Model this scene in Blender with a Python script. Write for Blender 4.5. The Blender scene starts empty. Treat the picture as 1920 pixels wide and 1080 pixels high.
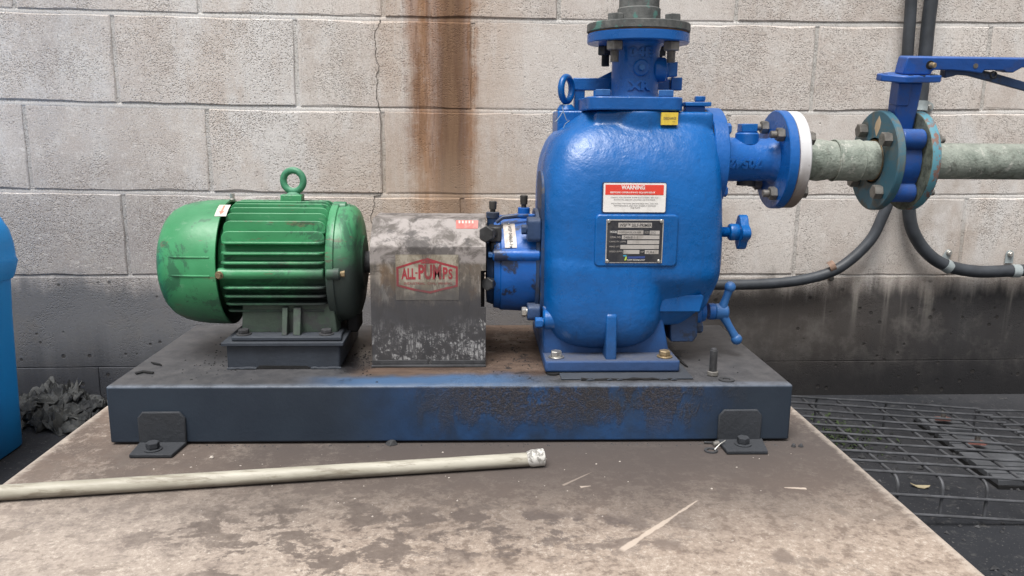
import bpy, bmesh, math, random
from mathutils import Vector, Matrix, noise as mnoise
random.seed(7)
PI = math.pi
D = bpy.data
scn = bpy.context.scene

# ------------------------------------------------------------------ camera
HC = 0.62
FOC, PITCH, YAW, ROLL = 1500.0, 0.195, 0.0469, 0.0093
Fv = Vector((math.sin(YAW)*math.cos(PITCH), math.cos(YAW)*math.cos(PITCH), -math.sin(PITCH)))
r0 = Vector((math.cos(YAW), -math.sin(YAW), 0)); u0 = r0.cross(Fv)
Rv = r0*math.cos(ROLL) + u0*math.sin(ROLL)
Uv = -r0*math.sin(ROLL) + u0*math.cos(ROLL)
cd = D.cameras.new('camera'); cam = D.objects.new('camera', cd); scn.collection.objects.link(cam)
cd.sensor_width = 36; cd.lens = FOC/1920*36; cd.clip_start = 0.02; cd.clip_end = 500
m = Matrix.Identity(4)
for i in range(3):
    m[i][0] = Rv[i]; m[i][1] = Uv[i]; m[i][2] = -Fv[i]
m[2][3] = HC
cam.matrix_world = m
scn.camera = cam

# ------------------------------------------------------------------ light
SUN_EL, SUN_AZ = math.radians(66), math.radians(205)      # azimuth clockwise from +Y
w = D.worlds.new('World'); scn.world = w; w.use_nodes = True
nt = w.node_tree; bg = nt.nodes['Background']
sky = nt.nodes.new('ShaderNodeTexSky'); sky.sky_type = 'NISHITA'; sky.sun_disc = False
sky.sun_elevation = SUN_EL; sky.sun_rotation = SUN_AZ
sky.dust_density = 6.0; sky.air_density = 1.0; sky.ozone_density = 1.0
hs = nt.nodes.new('ShaderNodeHueSaturation'); hs.inputs['Saturation'].default_value = 0.16
nt.links.new(sky.outputs[0], hs.inputs['Color']); nt.links.new(hs.outputs[0], bg.inputs[0])
bg.inputs[1].default_value = 0.09
sd = D.lights.new('sun', 'SUN'); sun = D.objects.new('sun', sd); scn.collection.objects.link(sun)
sd.energy = 2.3; sd.angle = math.radians(30); sd.color = (1.0, 0.965, 0.92)
sv = Vector((math.sin(SUN_AZ)*math.cos(SUN_EL), math.cos(SUN_AZ)*math.cos(SUN_EL), math.sin(SUN_EL)))
sun.rotation_euler = sv.to_track_quat('Z', 'Y').to_euler()
scn.view_settings.view_transform = 'Standard'; scn.view_settings.look = 'None'
scn.view_settings.exposure = 0.58; scn.view_settings.gamma = 1
scn.view_settings.use_curve_mapping = False
scn.render.engine = 'CYCLES'

# ------------------------------------------------------------------ measuring
def pt(px, py, Y):
    d = Fv + Rv*((px-960)/FOC) - Uv*((py-540)/FOC)
    return Vector((0, 0, HC)) + d*(Y/d.y)
def ptz(px, py, z):
    d = Fv + Rv*((px-960)/FOC) - Uv*((py-540)/FOC)
    return Vector((0, 0, HC)) + d*((z-HC)/d.z)
YW = 1.892          # wall face
G = -0.03           # ground
S = 0.1344          # top of concrete pad
T = 0.2293          # top of steel skid
YC = 1.395          # machine centre line

# ------------------------------------------------------------------ materials
class NT:
    def __init__(s, name):
        s.m = D.materials.new(name); s.m.use_nodes = True
        s.t = s.m.node_tree; s.b = s.t.nodes['Principled BSDF']
        s.geo = s.t.nodes.new('ShaderNodeNewGeometry')
        s.P = s.geo.outputs['Position']
        s._sep = None
    def n(s, k): return s.t.nodes.new(k)
    def l(s, v, inp):
        if v is None: return
        if isinstance(v, (int, float)):
            inp.default_value = v if inp.type == 'VALUE' else (v, v, v, 1)[:len(inp.default_value)]
        elif isinstance(v, (tuple, list)):
            inp.default_value = tuple(v)+(1,) if inp.type == 'RGBA' and len(v) == 3 else v
        else: s.t.links.new(v, inp)
    def math(s, op, a, b=0.5, c=None, clamp=False):
        n = s.n('ShaderNodeMath'); n.operation = op; n.use_clamp = clamp
        s.l(a, n.inputs[0]); s.l(b, n.inputs[1])
        if c is not None: s.l(c, n.inputs[2])
        return n.outputs[0]
    def sep(s, ax):
        if s._sep is None:
            s._sep = s.n('ShaderNodeSeparateXYZ'); s.l(s.P, s._sep.inputs[0])
        return s._sep.outputs[ax]
    def vec(s, sc=(1, 1, 1), off=(0, 0, 0), src=None):
        n = s.n('ShaderNodeMapping'); s.l(src or s.P, n.inputs[0])
        n.inputs['Scale'].default_value = sc; n.inputs['Location'].default_value = off
        return n.outputs[0]
    def noise(s, scale, det=4, rough=0.55, sc=None, off=(0, 0, 0), dist=0.0, src=None):
        n = s.n('ShaderNodeTexNoise'); n.inputs['Scale'].default_value = scale
        n.inputs['Detail'].default_value = det; n.inputs['Roughness'].default_value = rough
        n.inputs['Distortion'].default_value = dist
        s.l(s.vec(sc or (1, 1, 1), off, src), n.inputs['Vector'])
        return n.outputs['Fac']
    def vor(s, scale, sc=None, off=(0, 0, 0), feat='F1', out='Distance', rnd=1.0):
        n = s.n('ShaderNodeTexVoronoi'); n.inputs['Scale'].default_value = scale; n.feature = feat
        n.inputs['Randomness'].default_value = rnd
        s.l(s.vec(sc or (1, 1, 1), off), n.inputs['Vector'])
        return n.outputs[out]
    def rng(s, v, a, b, c=0.0, d=1.0, smooth=True):
        n = s.n('ShaderNodeMapRange'); n.interpolation_type = 'SMOOTHSTEP' if smooth else 'LINEAR'
        s.l(v, n.inputs[0]); n.inputs[1].default_value = a; n.inputs[2].default_value = b
        n.inputs[3].default_value = c; n.inputs[4].default_value = d
        return n.outputs[0]
    def mix(s, f, a, b, mode='MIX'):
        n = s.n('ShaderNodeMix'); n.data_type = 'RGBA'; n.blend_type = mode
        s.l(f, n.inputs[0]); s.l(a, n.inputs[6]); s.l(b, n.inputs[7])
        return n.outputs[2]
    def mul(s, *a):
        r = a[0]
        for x in a[1:]: r = s.math('MULTIPLY', r, x)
        return r
    def add(s, a, b): return s.math('ADD', a, b)
    def clamp(s, a): return s.math('ADD', a, 0.0, clamp=True)
    def blob(s, cx, cy, rx, ry, ax=0, ay=1, soft=0.5, nz=None, amp=0.6):
        a = s.math('DIVIDE', s.math('SUBTRACT', s.sep(ax), cx), rx)
        b = s.math('DIVIDE', s.math('SUBTRACT', s.sep(ay), cy), ry)
        d = s.math('SQRT', s.add(s.mul(a, a), s.mul(b, b)))
        if nz is not None: d = s.add(d, s.mul(s.math('SUBTRACT', nz, 0.5), amp*2))
        return s.rng(d, 1+soft, 1-soft)
    def bump(s, h, strength=0.5, dist=0.001, prev=None):
        n = s.n('ShaderNodeBump'); n.inputs['Strength'].default_value = strength
        n.inputs['Distance'].default_value = dist
        s.l(h, n.inputs['Height'])
        if prev is not None: s.l(prev, n.inputs['Normal'])
        return n.outputs[0]
    def up(s):
        n = s.n('ShaderNodeSeparateXYZ'); s.l(s.geo.outputs['Normal'], n.inputs[0]); return n.outputs[2]
    def rand(s):
        return s.n('ShaderNodeObjectInfo').outputs['Random']
    def done(s, col, rough=0.6, metal=0.0, bump=None, spec=None):
        s.l(col, s.b.inputs['Base Color']); s.l(rough, s.b.inputs['Roughness']); s.l(metal, s.b.inputs['Metallic'])
        if bump is not None: s.l(bump, s.b.inputs['Normal'])
        if spec is not None: s.l(spec, s.b.inputs['Specular IOR Level'])
        return s.m

M = {}
def plain(name, col, rough=0.6, metal=0.0, var=0.15, bstr=0.15, scale=120, spec=None):
    n = NT(name)
    a = n.noise(scale*0.25, 5, 0.6)
    c = n.mix(n.rng(a, 0.3, 0.7), tuple(x*(1-var) for x in col), tuple(min(1, x*(1+var)) for x in col))
    M[name] = n.done(c, rough, metal, n.bump(n.noise(scale, 4), bstr, 0.0006), spec)

# --- masonry
def masonry(name, mortar=False):
    n = NT(name)
    X, Z = n.sep(0), n.sep(2)
    big = n.noise(3.2, 5, 0.55)
    mid = n.noise(22, 6, 0.65)
    fine = n.noise(190, 5, 0.7)
    fine2 = n.noise(420, 3, 0.6)
    if mortar:
        col = n.mix(n.rng(big, .35, .65), *((( .40, .39, .365), (.50, .48, .455)) if name == 'mortar' else ((.60, .585, .56), (.70, .68, .655))))
    else:
        col = n.mix(n.rng(big, .35, .68), (.57, .505, .458), (.735, .69, .65))
        col = n.mix(n.mul(n.rand(), .62), col, (.46, .40, .36))
    col = n.mix(n.rng(mid, .38, .62, 0, .4), col, (.70, .67, .635))
    # cement wash, whiter round the joints at left and right
    wash = n.mul(n.rng(n.noise(5, 6, .65, (1, 1, .35), (3, 0, 0)), .50, .62), .65)
    col = n.mix(wash, col, (.68, .67, .66))
    # bluish grime at far left
    lf = n.mul(n.rng(X, -0.55, -1.05), n.rng(n.noise(4, 5, .6, (1, 1, .5), (0, 0, 5)), .32, .68, .25, 1))
    col = n.mix(n.mul(lf, .55), col, (.33, .335, .36))
    lf2 = n.mul(n.rng(Z, .62, .35), n.rng(X, -.25, -.8), .55)
    col = n.mix(lf2, col, (.25, .25, .265))
    # aggregate specks
    sp1 = n.noise(70, 4, .7, None, (2, 0, 9)); dens = n.rng(n.noise(9, 5, .65, None, (1, 1, 8)), .35, .65, .18, .62)
    def dots(sc, off, r0, r1, k, colr, col):
        vd = n.vor(sc, None, off); vcx = n.vor(sc, None, off, out='Color')
        on = n.rng(n.math('SUBTRACT', dens, vcx), .0, .12)
        dm = n.mul(n.rng(vd, r1, r0), on, k); return n.mix(dm, col, colr), dm
    col, dA = dots(190, (1, 5, 2), .10, .45, .60, (.20, .175, .155), col)
    col, dB = dots(330, (4, 1, 2), .15, .55, .68, (.22, .19, .17), col)
    col = n.mix(n.mul(n.rng(fine2, .52, .62), .38), col, (.26, .23, .205))
    col = n.mix(n.mul(n.rng(fine2, .47, .38), .30), col, (.82, .79, .76))
    col = n.mix(n.mul(n.rng(sp1, .56, .70), .30), col, (.36, .325, .295))
    col = n.mix(n.mul(n.rng(sp1, .44, .32), .35), col, (.78, .755, .725))
    # brown patches on the upper right blocks
    br = n.mul(n.rng(n.noise(2.6, 5, .65, None, (7, 0, 2)), .52, .66), n.rng(X, -.2, .6, .15, .6))
    col = n.mix(br, col, (.36, .29, .235))
    # rust run
    wob = n.noise(6, 4, .6, (1, 1, .5), (0, 3, 0))
    xx = n.add(X, n.mul(n.math('SUBTRACT', wob, .5), .035))
    dx = n.math('ABSOLUTE', n.math('SUBTRACT', xx, -.070))
    strk = n.noise(30, 6, .7, (1, 1, .06), (0, 0, 1)); strk2 = n.noise(90, 4, .7, (1, 1, .10), (0, 0, 4))
    ragged = n.add(n.add(dx, n.mul(n.math('SUBTRACT', strk, .5), .12)), n.mul(n.math('SUBTRACT', mid, .5), .05))
    core = n.rng(ragged, .096, .055)
    fade = n.rng(Z, .26, .50, .80, 1)
    st = n.mul(core, n.rng(n.add(n.mul(strk, .6), n.mul(strk2, .4)), .36, .56, .68, 1), fade, n.rng(n.noise(46, 5, .7), .25, .5, .72, 1))
    col = n.mix(n.mul(st, .97), col, n.mix(n.rng(strk2, .4, .6), (.27, .125, .058), (.17, .078, .040)))
    rg2 = n.add(n.math('ABSOLUTE', n.math('SUBTRACT', xx, -.052)), n.mul(n.math('SUBTRACT', strk2, .5), .05))
    dk = n.mul(n.rng(rg2, .046, .012), fade, n.rng(strk, .3, .55, .7, 1), .92)
    col = n.mix(dk, col, (.085, .043, .028))
    halo = n.mul(n.rng(dx, .26, .07), n.rng(strk, .35, .6, .15, 1), .48, n.rng(Z, .2, .5, .9, .8))
    col = n.mix(halo, col, (.42, .27, .165))
    warm = n.mul(n.rng(dx, .5, .1), n.rng(Z, .62, .45), .35)
    col = n.mix(warm, col, (.47, .37, .28))
    # soot on the lower wall
    nz = n.noise(5, 6, .65, (1, 1, .45), (1, 2, 3))
    drip = n.noise(26, 4, .6, (1, 1, .05), (9, 0, 0))
    zz = n.add(n.add(Z, n.mul(n.math('SUBTRACT', nz, .5), .10)), n.mul(n.math('SUBTRACT', drip, .5), .10))
    right = n.rng(X, -.2, .9)
    soot = n.rng(zz, .290, .225)
    gt = n.rng(zz, .40, .22, 0, .45)
    col = n.mix(n.mul(gt, n.rng(X, -.2, 1.2, .3, 1)), col, (.30, .255, .22))
    sc = n.mix(right, (.145, .150, .162), (.060, .052, .047))
    sc = n.mix(n.rng(X, .70, 1.20), sc, (.026, .027, .031))
    sc = n.mix(n.rng(n.noise(14, 6, .7), .45, .72, 0, .5), sc, (.17, .16, .15))
    col = n.mix(n.mul(soot, .93), col, sc)
    col = n.mix(n.rng(zz, .17, -.0, 0, .85), col, n.mix(right, (.038, .041, .050), (.020, .020, .022)))
    # pale drips under the joint on the right
    pd = n.mul(n.rng(drip, .56, .68), n.rng(Z, .10, .26), n.rng(Z, .285, .268), n.rng(X, .55, .9), .5)
    col = n.mix(pd, col, (.33, .31, .28))
    # pits
    v = n.vor(17, None, (1, 1, 1)); vc = n.vor(17, None, (1, 1, 1), out='Color')
    pit = n.mul(n.rng(v, .15, .07), n.rng(vc, .55, .75))
    v2 = n.vor(70); vc2 = n.vor(70, out='Color')
    pit2 = n.mul(n.rng(v2, .26, .12), n.rng(vc2, .62, .8))
    pits = n.math('MAXIMUM', pit, pit2)
    if not mortar:
        v3 = n.vor(30, None, (4, 4, 4)); vc3 = n.vor(30, None, (4, 4, 4), out='Color')
        pit3 = n.mul(n.rng(n.add(v3, n.mul(n.math('SUBTRACT', mid, .5), .25)), .17, .10), n.rng(vc3, .5, .6), n.rng(Z, .27, .255))
        pits = n.math('MAXIMUM', pits, pit3)
        col = n.mix(n.mul(pits, .70), col, (.035, .032, .03))
    h = n.add(n.add(n.mul(fine, .6), n.mul(mid, .6)), n.mul(n.math('MAXIMUM', pits, n.math('MAXIMUM', dA, dB)), -1.3))
    h = n.add(h, n.mul(fine2, .3))
    M[name] = n.done(col, .95, 0, n.bump(h, .55, .0022), .2)
masonry('masonry'); masonry('mortar', True); masonry('bed_mortar', True)

# --- concrete pad
def pad():
    n = NT('pad_concrete')
    X, Y = n.sep(0), n.sep(1)
    a = n.noise(4.5, 7, .66); b = n.noise(15, 9, .76, None, (4, 4, 0), .15); c = n.noise(60, 6, .72); f = n.noise(260, 4, .65)
    brown = n.mix(n.rng(a, .35, .65), (.13, .098, .080), (.205, .155, .125))
    pale = n.mix(n.rng(c, .3, .7), (.265, .21, .168), (.42, .345, .285))
    near = n.rng(n.add(Y, n.mul(n.math('SUBTRACT', a, .5), .35)), 1.16, .88)
    worn = n.rng(n.add(n.add(n.mul(b, .55), n.mul(c, .45)), n.mul(near, .11)), .515, .60)
    col = n.mix(n.mul(worn, .85), brown, pale)
    col = n.mix(n.mul(near, .2), col, (.36, .30, .25))
    lft = n.mul(n.rng(X, .0, -.5), n.rng(Y, 1.15, .95), .35)
    col = n.mix(lft, col, (.40, .37, .345))
    # fine sandy salt
    gr = n.noise(150, 4, .8, None, (3, 3, 0))
    col = n.mix(n.mul(n.rng(gr, .53, .62), n.rng(b, .40, .6, .25, 1), n.rng(near, 0, 1, .35, 1), .6), col, (.60, .53, .46))
    lines = n.noise(34, 8, .8, (1, .7, 1), (6, 6, 0), .5)
    col = n.mix(n.mul(n.rng(n.math('ABSOLUTE', n.math('SUBTRACT', lines, .5)), .014, .002), n.rng(b, .45, .55), .6), col, (.58, .51, .44))
    col = n.mix(n.mul(n.rng(gr, .44, .36), .45), col, (.15, .12, .10))
    # dark damp oil patches
    pz = n.noise(20, 9, .74, (1, 1.3, 1), (2, 8, 0), .25)
    d1 = n.blob(-.17, .93, .26, .07, soft=.5, nz=b, amp=.9)
    d2 = n.blob(-.20, .84, .13, .05, soft=.5, nz=b, amp=.9)
    d3 = n.blob(.10, .90, .17, .06, soft=.5, nz=a, amp=.9)
    dm = n.clamp(n.add(n.add(d1, d2), n.mul(d3, .8)))
    dm = n.mul(dm, n.rng(pz, .49, .535))
    col = n.mix(n.mul(dm, .80), col, (.115, .093, .083))
    g = n.mul(n.rng(n.noise(11, 9, .76, None, (9, 1, 4), .15), .55, .60), .6)
    col = n.mix(g, col, (.20, .165, .14))
    d4 = n.mul(n.blob(.36, .84, .012, .018, soft=.3, nz=c, amp=.5), .75)
    d5 = n.mul(n.blob(.23, .87, .018, .012, soft=.3, nz=c, amp=.6), .7)
    col = n.mix(n.clamp(n.add(d4, d5)), col, (.17, .135, .115))
    # black coal dust fanned out before the skid
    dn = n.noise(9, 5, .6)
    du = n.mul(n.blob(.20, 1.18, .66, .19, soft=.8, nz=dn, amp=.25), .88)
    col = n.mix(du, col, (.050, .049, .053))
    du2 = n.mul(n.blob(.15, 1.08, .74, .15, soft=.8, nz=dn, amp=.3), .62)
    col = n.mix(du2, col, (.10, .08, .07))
    # scrape marks
    def scrape(x0, y0, x1, y1, wd, col, k=.9):
        L = math.hypot(x1-x0, y1-y0); ux, uy = (x1-x0)/L, (y1-y0)/L
        dx = n.math('SUBTRACT', X, x0); dy = n.math('SUBTRACT', Y, y0)
        t = n.add(n.mul(dx, ux), n.mul(dy, uy)); q = n.math('ABSOLUTE', n.add(n.mul(dx, -uy), n.mul(dy, ux)))
        q = n.add(q, n.mul(n.math('SUBTRACT', c, .5), wd*1.2))
        tt = n.math('DIVIDE', t, L)
        wv = n.mul(n.rng(tt, 0, 1, 1.25, .45, False), wd)
        qq = n.math('DIVIDE', n.add(q, n.mul(n.math('SUBTRACT', n.noise(28, 5, .7), .5), wd*1.6)), wv)
        mk = n.mul(n.rng(qq, 1.0, .55), n.rng(tt, -.02, .03), n.rng(tt, 1.02, .96), n.rng(tt, 0, 1, 1, .75))
        return n.mix(n.mul(mk, k), col, (.52, .44, .37))
    p0, p1 = ptz(1165, 1032, S), ptz(1308, 938, S)
    col = scrape(p0.x, p0.y, p1.x, p1.y, .0045, col)
    p0, p1 = ptz(1512, 916, S), ptz(1470, 914, S)
    col = scrape(p0.x, p0.y, p1.x, p1.y, .003, col)
    p0, p1 = ptz(1055, 910, S), ptz(1110, 885, S)
    col = scrape(p0.x, p0.y, p1.x, p1.y, .002, col, .35)
    p0, p1 = ptz(1088, 913, S), ptz(1108, 911, S)
    col = scrape(p0.x, p0.y, p1.x, p1.y, .003, col, .7)
    # pale worn edge
    e = n.mul(n.rng(n.add(n.math('ABSOLUTE', n.math('ADD', X, .04)), n.mul(n.math('SUBTRACT', c, .5), .03)), .595, .612), .55)
    col = n.mix(e, col, (.52, .46, .40))
    h = n.add(n.add(n.mul(c, .6), n.mul(f, .25)), n.mul(worn, -.25))
    M['pad_concrete'] = n.done(col, n.rng(dm, 0, 1, .88, .5), 0, n.bump(h, .35, .0014), .3)
pad()

def ground():
    n = NT('ground_dust')
    a = n.noise(3, 6, .6); c = n.noise(40, 6, .7); f = n.noise(220, 3)
    col = n.mix(n.rng(a, .3, .7), (.024, .026, .031), (.046, .047, .052))
    col = n.mix(n.rng(c, .55, .75, 0, .5), col, (.11, .108, .105))
    col = n.mix(n.rng(f, .62, .75, 0, .5), col, (.2, .19, .18))
    ds = n.math('SQRT', n.add(n.mul(n.sep(0), n.sep(0)), n.mul(n.sep(1), n.sep(1))))
    col = n.mix(n.rng(ds, 2.2, 4), col, (.27, .26, .25))
    M['ground_dust'] = n.done(col, .95, 0, n.bump(n.add(c, n.mul(f, .4)), .5, .003), .2)
ground()

# --- painted steel / cast iron
def paint(name, col, rough=.35, cast=.35, castscale=120, soot=None, sootcol=(.035, .037, .045), dust=.25,
          dustcol=(.30, .30, .31), chips=0.0, chipcol=(.55, .56, .54), var=.18, extra=None, blots=.0, blotcol=(.02, .03, .035)):
    n = NT(name)
    a = n.noise(7, 5, .6); b = n.noise(38, 6, .65); f = n.noise(castscale, 4, .6); ff = n.noise(castscale*5, 2)
    dk = tuple(x*(1-var) for x in col); lt = tuple(min(1, x*(1+var)) for x in col)
    c = n.mix(n.rng(a, .3, .7), dk, lt)
    r = n.rng(b, .3, .7, rough-.07, rough+.10)
    if blots:
        bm = n.mul(n.rng(n.noise(18, 6, .72, None, (5, 5, 5), .4), .50, .58), blots)
        c = n.mix(bm, c, blotcol)
    if extra: c = extra(n, c, a, b)
    if dust:
        d = n.mul(n.rng(n.up(), .45, .98), n.rng(b, .25, .65, .5, 1), dust)
        c = n.mix(d, c, dustcol); r = n.add(r, n.mul(d, .6))
    sm = None
    if soot:
        z0, z1, k = soot            # full below z0, none above z1
        zz = n.add(n.sep(2), n.mul(n.math('SUBTRACT', b, .5), (z1-z0)*.8))
        sm = n.mul(n.rng(zz, z1, z0), k)
        c = n.mix(sm, c, sootcol); r = n.add(r, n.mul(sm, .4))
    if chips:
        v = n.vor(26, None, (3, 1, 2)); vc = n.vor(26, None, (3, 1, 2), out='Color')
        cm = n.mul(n.rng(n.add(v, n.mul(n.math('SUBTRACT', b, .5), .5)), .17, .12), n.rng(vc, 1-chips, 1-chips+.02))
        c = n.mix(cm, c, chipcol)
    run = n.mul(n.rng(n.noise(40, 5, .7, (1, 1, .08), (2, 2, 2)), .58, .68), n.rng(n.noise(5, 4, .6, None, (1, 8, 3)), .45, .6), .28)
    c = n.mix(run, c, sootcol)
    h = n.add(n.mul(f, 1.0), n.mul(ff, .12))
    M[name] = n.done(c, r, 0, n.bump(h, cast, .0019), .5)
    return n

BLUE = (.0003, .098, .345)
paint('pump_blue', BLUE, .30, .75, 62, soot=(.235, .35, .66), sootcol=(.018, .040, .095), dust=.06, dustcol=(.12, .24, .42), chips=.10, var=.16)
paint('fitting_blue', (.005, .098, .36), .32, .45, 100, dust=.12, dustcol=(.22, .26, .33), chips=.05, var=.16)
paint('pale_blue', (.028, .13, .36), .45, .3, 120, dust=.30, chips=.03)
paint('foot_blue', (.012, .09, .30), .45, .4, 110, dust=.85, dustcol=(.13, .135, .155), chips=.02, soot=(.235, .30, .55))
paint('housing_blue', (.004, .115, .46), .35, .3, 100, soot=(.29, .36, .75), dust=.15, blots=.9, blotcol=(.02, .024, .035))
paint('sooty_blue', (.020, .050, .125), .5, .4, 120, dust=.45, dustcol=(.11, .115, .13), var=.3, blots=.7, blotcol=(.025, .027, .033))
paint('valve_blue', (.008, .070, .30), .42, .3, 110, dust=.22, dustcol=(.16, .26, .48), chips=.10, chipcol=(.16, .11, .09), var=.22, blots=.25, blotcol=(.06, .06, .09))
paint('seam_grey', (.012, .048, .14), .5, .4, 110, dust=.2, var=.4, blots=.75, blotcol=(.075, .068, .058))
def green_x(n, c, a, b):
    rb = n.mul(n.rng(n.noise(46, 5, .7, (.25, 1, 1), (1, 1, 1)), .615, .66), .6)
    c = n.mix(rb, c, (.17, .09, .07))
    sc = n.mul(n.rng(n.noise(11, 8, .78, (1, 1, 1), (8, 2, 1), .8), .535, .585), .62)
    wr = n.mul(n.rng(n.noise(60, 4, .7, (.5, 1, 1), (3, 2, 2)),   .60, .66), .18)
    c = n.mix(wr, c, (.30, .42, .34))
    return n.mix(sc, c, (.025, .075, .05))
def motor_soot(nm, k, z0, z1):
    n = NT(nm)
    a = n.noise(7, 5, .6); b = n.noise(30, 6, .65); f = n.noise(130, 4, .6)
    c = n.mix(n.rng(a, .3, .7), (.036, .225, .090), (.066, .325, .145))
    c = green_x(n, c, a, b)
    d = n.mul(n.rng(n.up(), .5, 1), .20)
    c = n.mix(d, c, (.12, .20, .16))
    zz = n.add(n.sep(2), n.mul(n.math('SUBTRACT', b, .5), .05))
    # soot climbs towards the drive end of the motor
    zz = n.math('SUBTRACT', zz, n.rng(n.sep(0), -.36, -.19, 0, k))
    sm = n.mul(n.rng(zz, z1, z0), .95)
    c = n.mix(sm, c, (.030, .032, .036))
    M[nm] = n.done(c, n.add(n.rng(b, .3, .7, .32, .45), n.mul(sm, .3)), 0, n.bump(f, .22, .001), .5)
motor_soot('motor_green', .085, .295, .395)
motor_soot('cowl_green', .0, .265, .365)
paint('foot_green', (.045, .068, .052), .65, .4, 120, dust=.6, dustcol=(.07, .075, .078), blots=.95, blotcol=(.045, .05, .05), var=.35)
paint('eye_green', (.045, .20, .11), .5, .4, 140, dust=.4, dustcol=(.30, .42, .35), chips=.25)
paint('dusty_slate', (.030, .038, .052), .6, .35, 130, dust=.5, dustcol=(.065, .07, .08), var=.25)
paint('bracket_slate', (.026, .030, .037), .7, .5, 160, dust=.5, dustcol=(.050, .053, .060), var=.25)

def skid_mat():
    n = NT('skid_paint')
    X, Y, Z = n.sep(0), n.sep(1), n.sep(2)
    a = n.noise(6, 5, .6); b = n.noise(35, 6, .68); f = n.noise(150, 4, .65); g = n.noise(420, 3)
    slate = n.mix(n.rng(a, .3, .7), (.014, .023, .038), (.022, .034, .052))
    blue = n.mix(n.rng(b, .3, .7), (.010, .045, .130), (.016, .068, .190))
    fr = n.rng(Y, 1.22, 1.205)                 # 1 on the front channel
    mid = n.mul(n.rng(X, -.24, .0), n.rng(X, .44, .26))
    nb = n.rng(n.noise(11, 6, .65, (1, 1, .7), (0, 5, 0)), .34, .60)
    c = n.mix(n.mul(mid, n.add(.28, n.mul(nb, .72)), .92), slate, blue)
    # coarse brown crust, hanging from the top edge
    cr = n.noise(15, 8, .75, (1, 1, .45), (2, 2, 7), .2)
    env = n.mul(n.rng(X, -.16, .02), n.rng(X, .46, .30), n.rng(Z, .128, .200))
    crm = n.rng(n.add(cr, n.mul(env, .17)), .575, .655)
    crm = n.mul(crm, env, n.rng(f, .38, .5, .55, 1))
    c = n.mix(n.mul(crm, .85), c, n.mix(n.rng(g, .4, .6), (.022, .021, .023), (.050, .041, .038)))
    spk = n.mul(n.rng(g, .60, .66), env, .35)
    c = n.mix(spk, c, (.08, .08, .085))
    # top deck
    top = n.rng(n.up(), .5, .9)
    dust = n.mix(n.rng(b, .3, .7), (.045, .046, .051), (.082, .081, .085))
    brown = n.mix(n.rng(n.noise(12, 6, .7, (.6, 2.2, 1)), .35, .65), (.062, .038, .028), (.135, .092, .068))
    bm = n.mul(n.rng(X, -.22, -.17), n.rng(X, .17, .10), n.rng(n.add(Y, n.mul(n.math('SUBTRACT', b, .5), .06)), 1.225, 1.265))
    tc = n.mix(n.mul(bm, .95), dust, brown)
    tb = n.mul(n.rng(X, -.30, -.16), n.rng(X, .14, .02), n.rng(n.add(Y, n.mul(n.math('SUBTRACT', a, .5), .12)), 1.255, 1.225), .85)
    tc = n.mix(tb, tc, (.055, .125, .25))
    oil = n.mul(n.rng(n.noise(24, 6, .7, None, (4, 4, 4), .8), .60, .66), n.blob(-.24, 1.36, .16, .13, nz=a), .9)
    oil2 = n.mul(n.rng(n.noise(30, 5, .7, None, (1, 4, 4), .5), .56, .6), n.blob(.10, 1.37, .07, .16, nz=a), .9)
    tc = n.mix(n.math('MAXIMUM', oil, oil2), tc, (.012, .012, .014))
    oil3 = n.mul(n.blob(-.20, 1.34, .035, .07, soft=.4, nz=b), .92)
    tc = n.mix(oil3, tc, (.010, .010, .012))
    c = n.mix(top, c, tc)
    eg = n.mul(n.rng(Z, T-.0045, T-.001), n.rng(Y, 1.212, 1.198), n.rng(b, .3, .6, .3, 1), .55)
    c = n.mix(eg, c, (.16, .19, .24))
    r = n.rng(crm, 0, 1, .55, .85)
    r = n.math('SUBTRACT', r, n.mul(n.math('MAXIMUM', oil, oil3), .3, top))
    h = n.add(n.mul(f, .35), n.mul(n.mul(crm, g), 1.6))
    M['skid_paint'] = n.done(c, r, 0, n.bump(h, .6, .0018), .45)
skid_mat()

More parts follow.
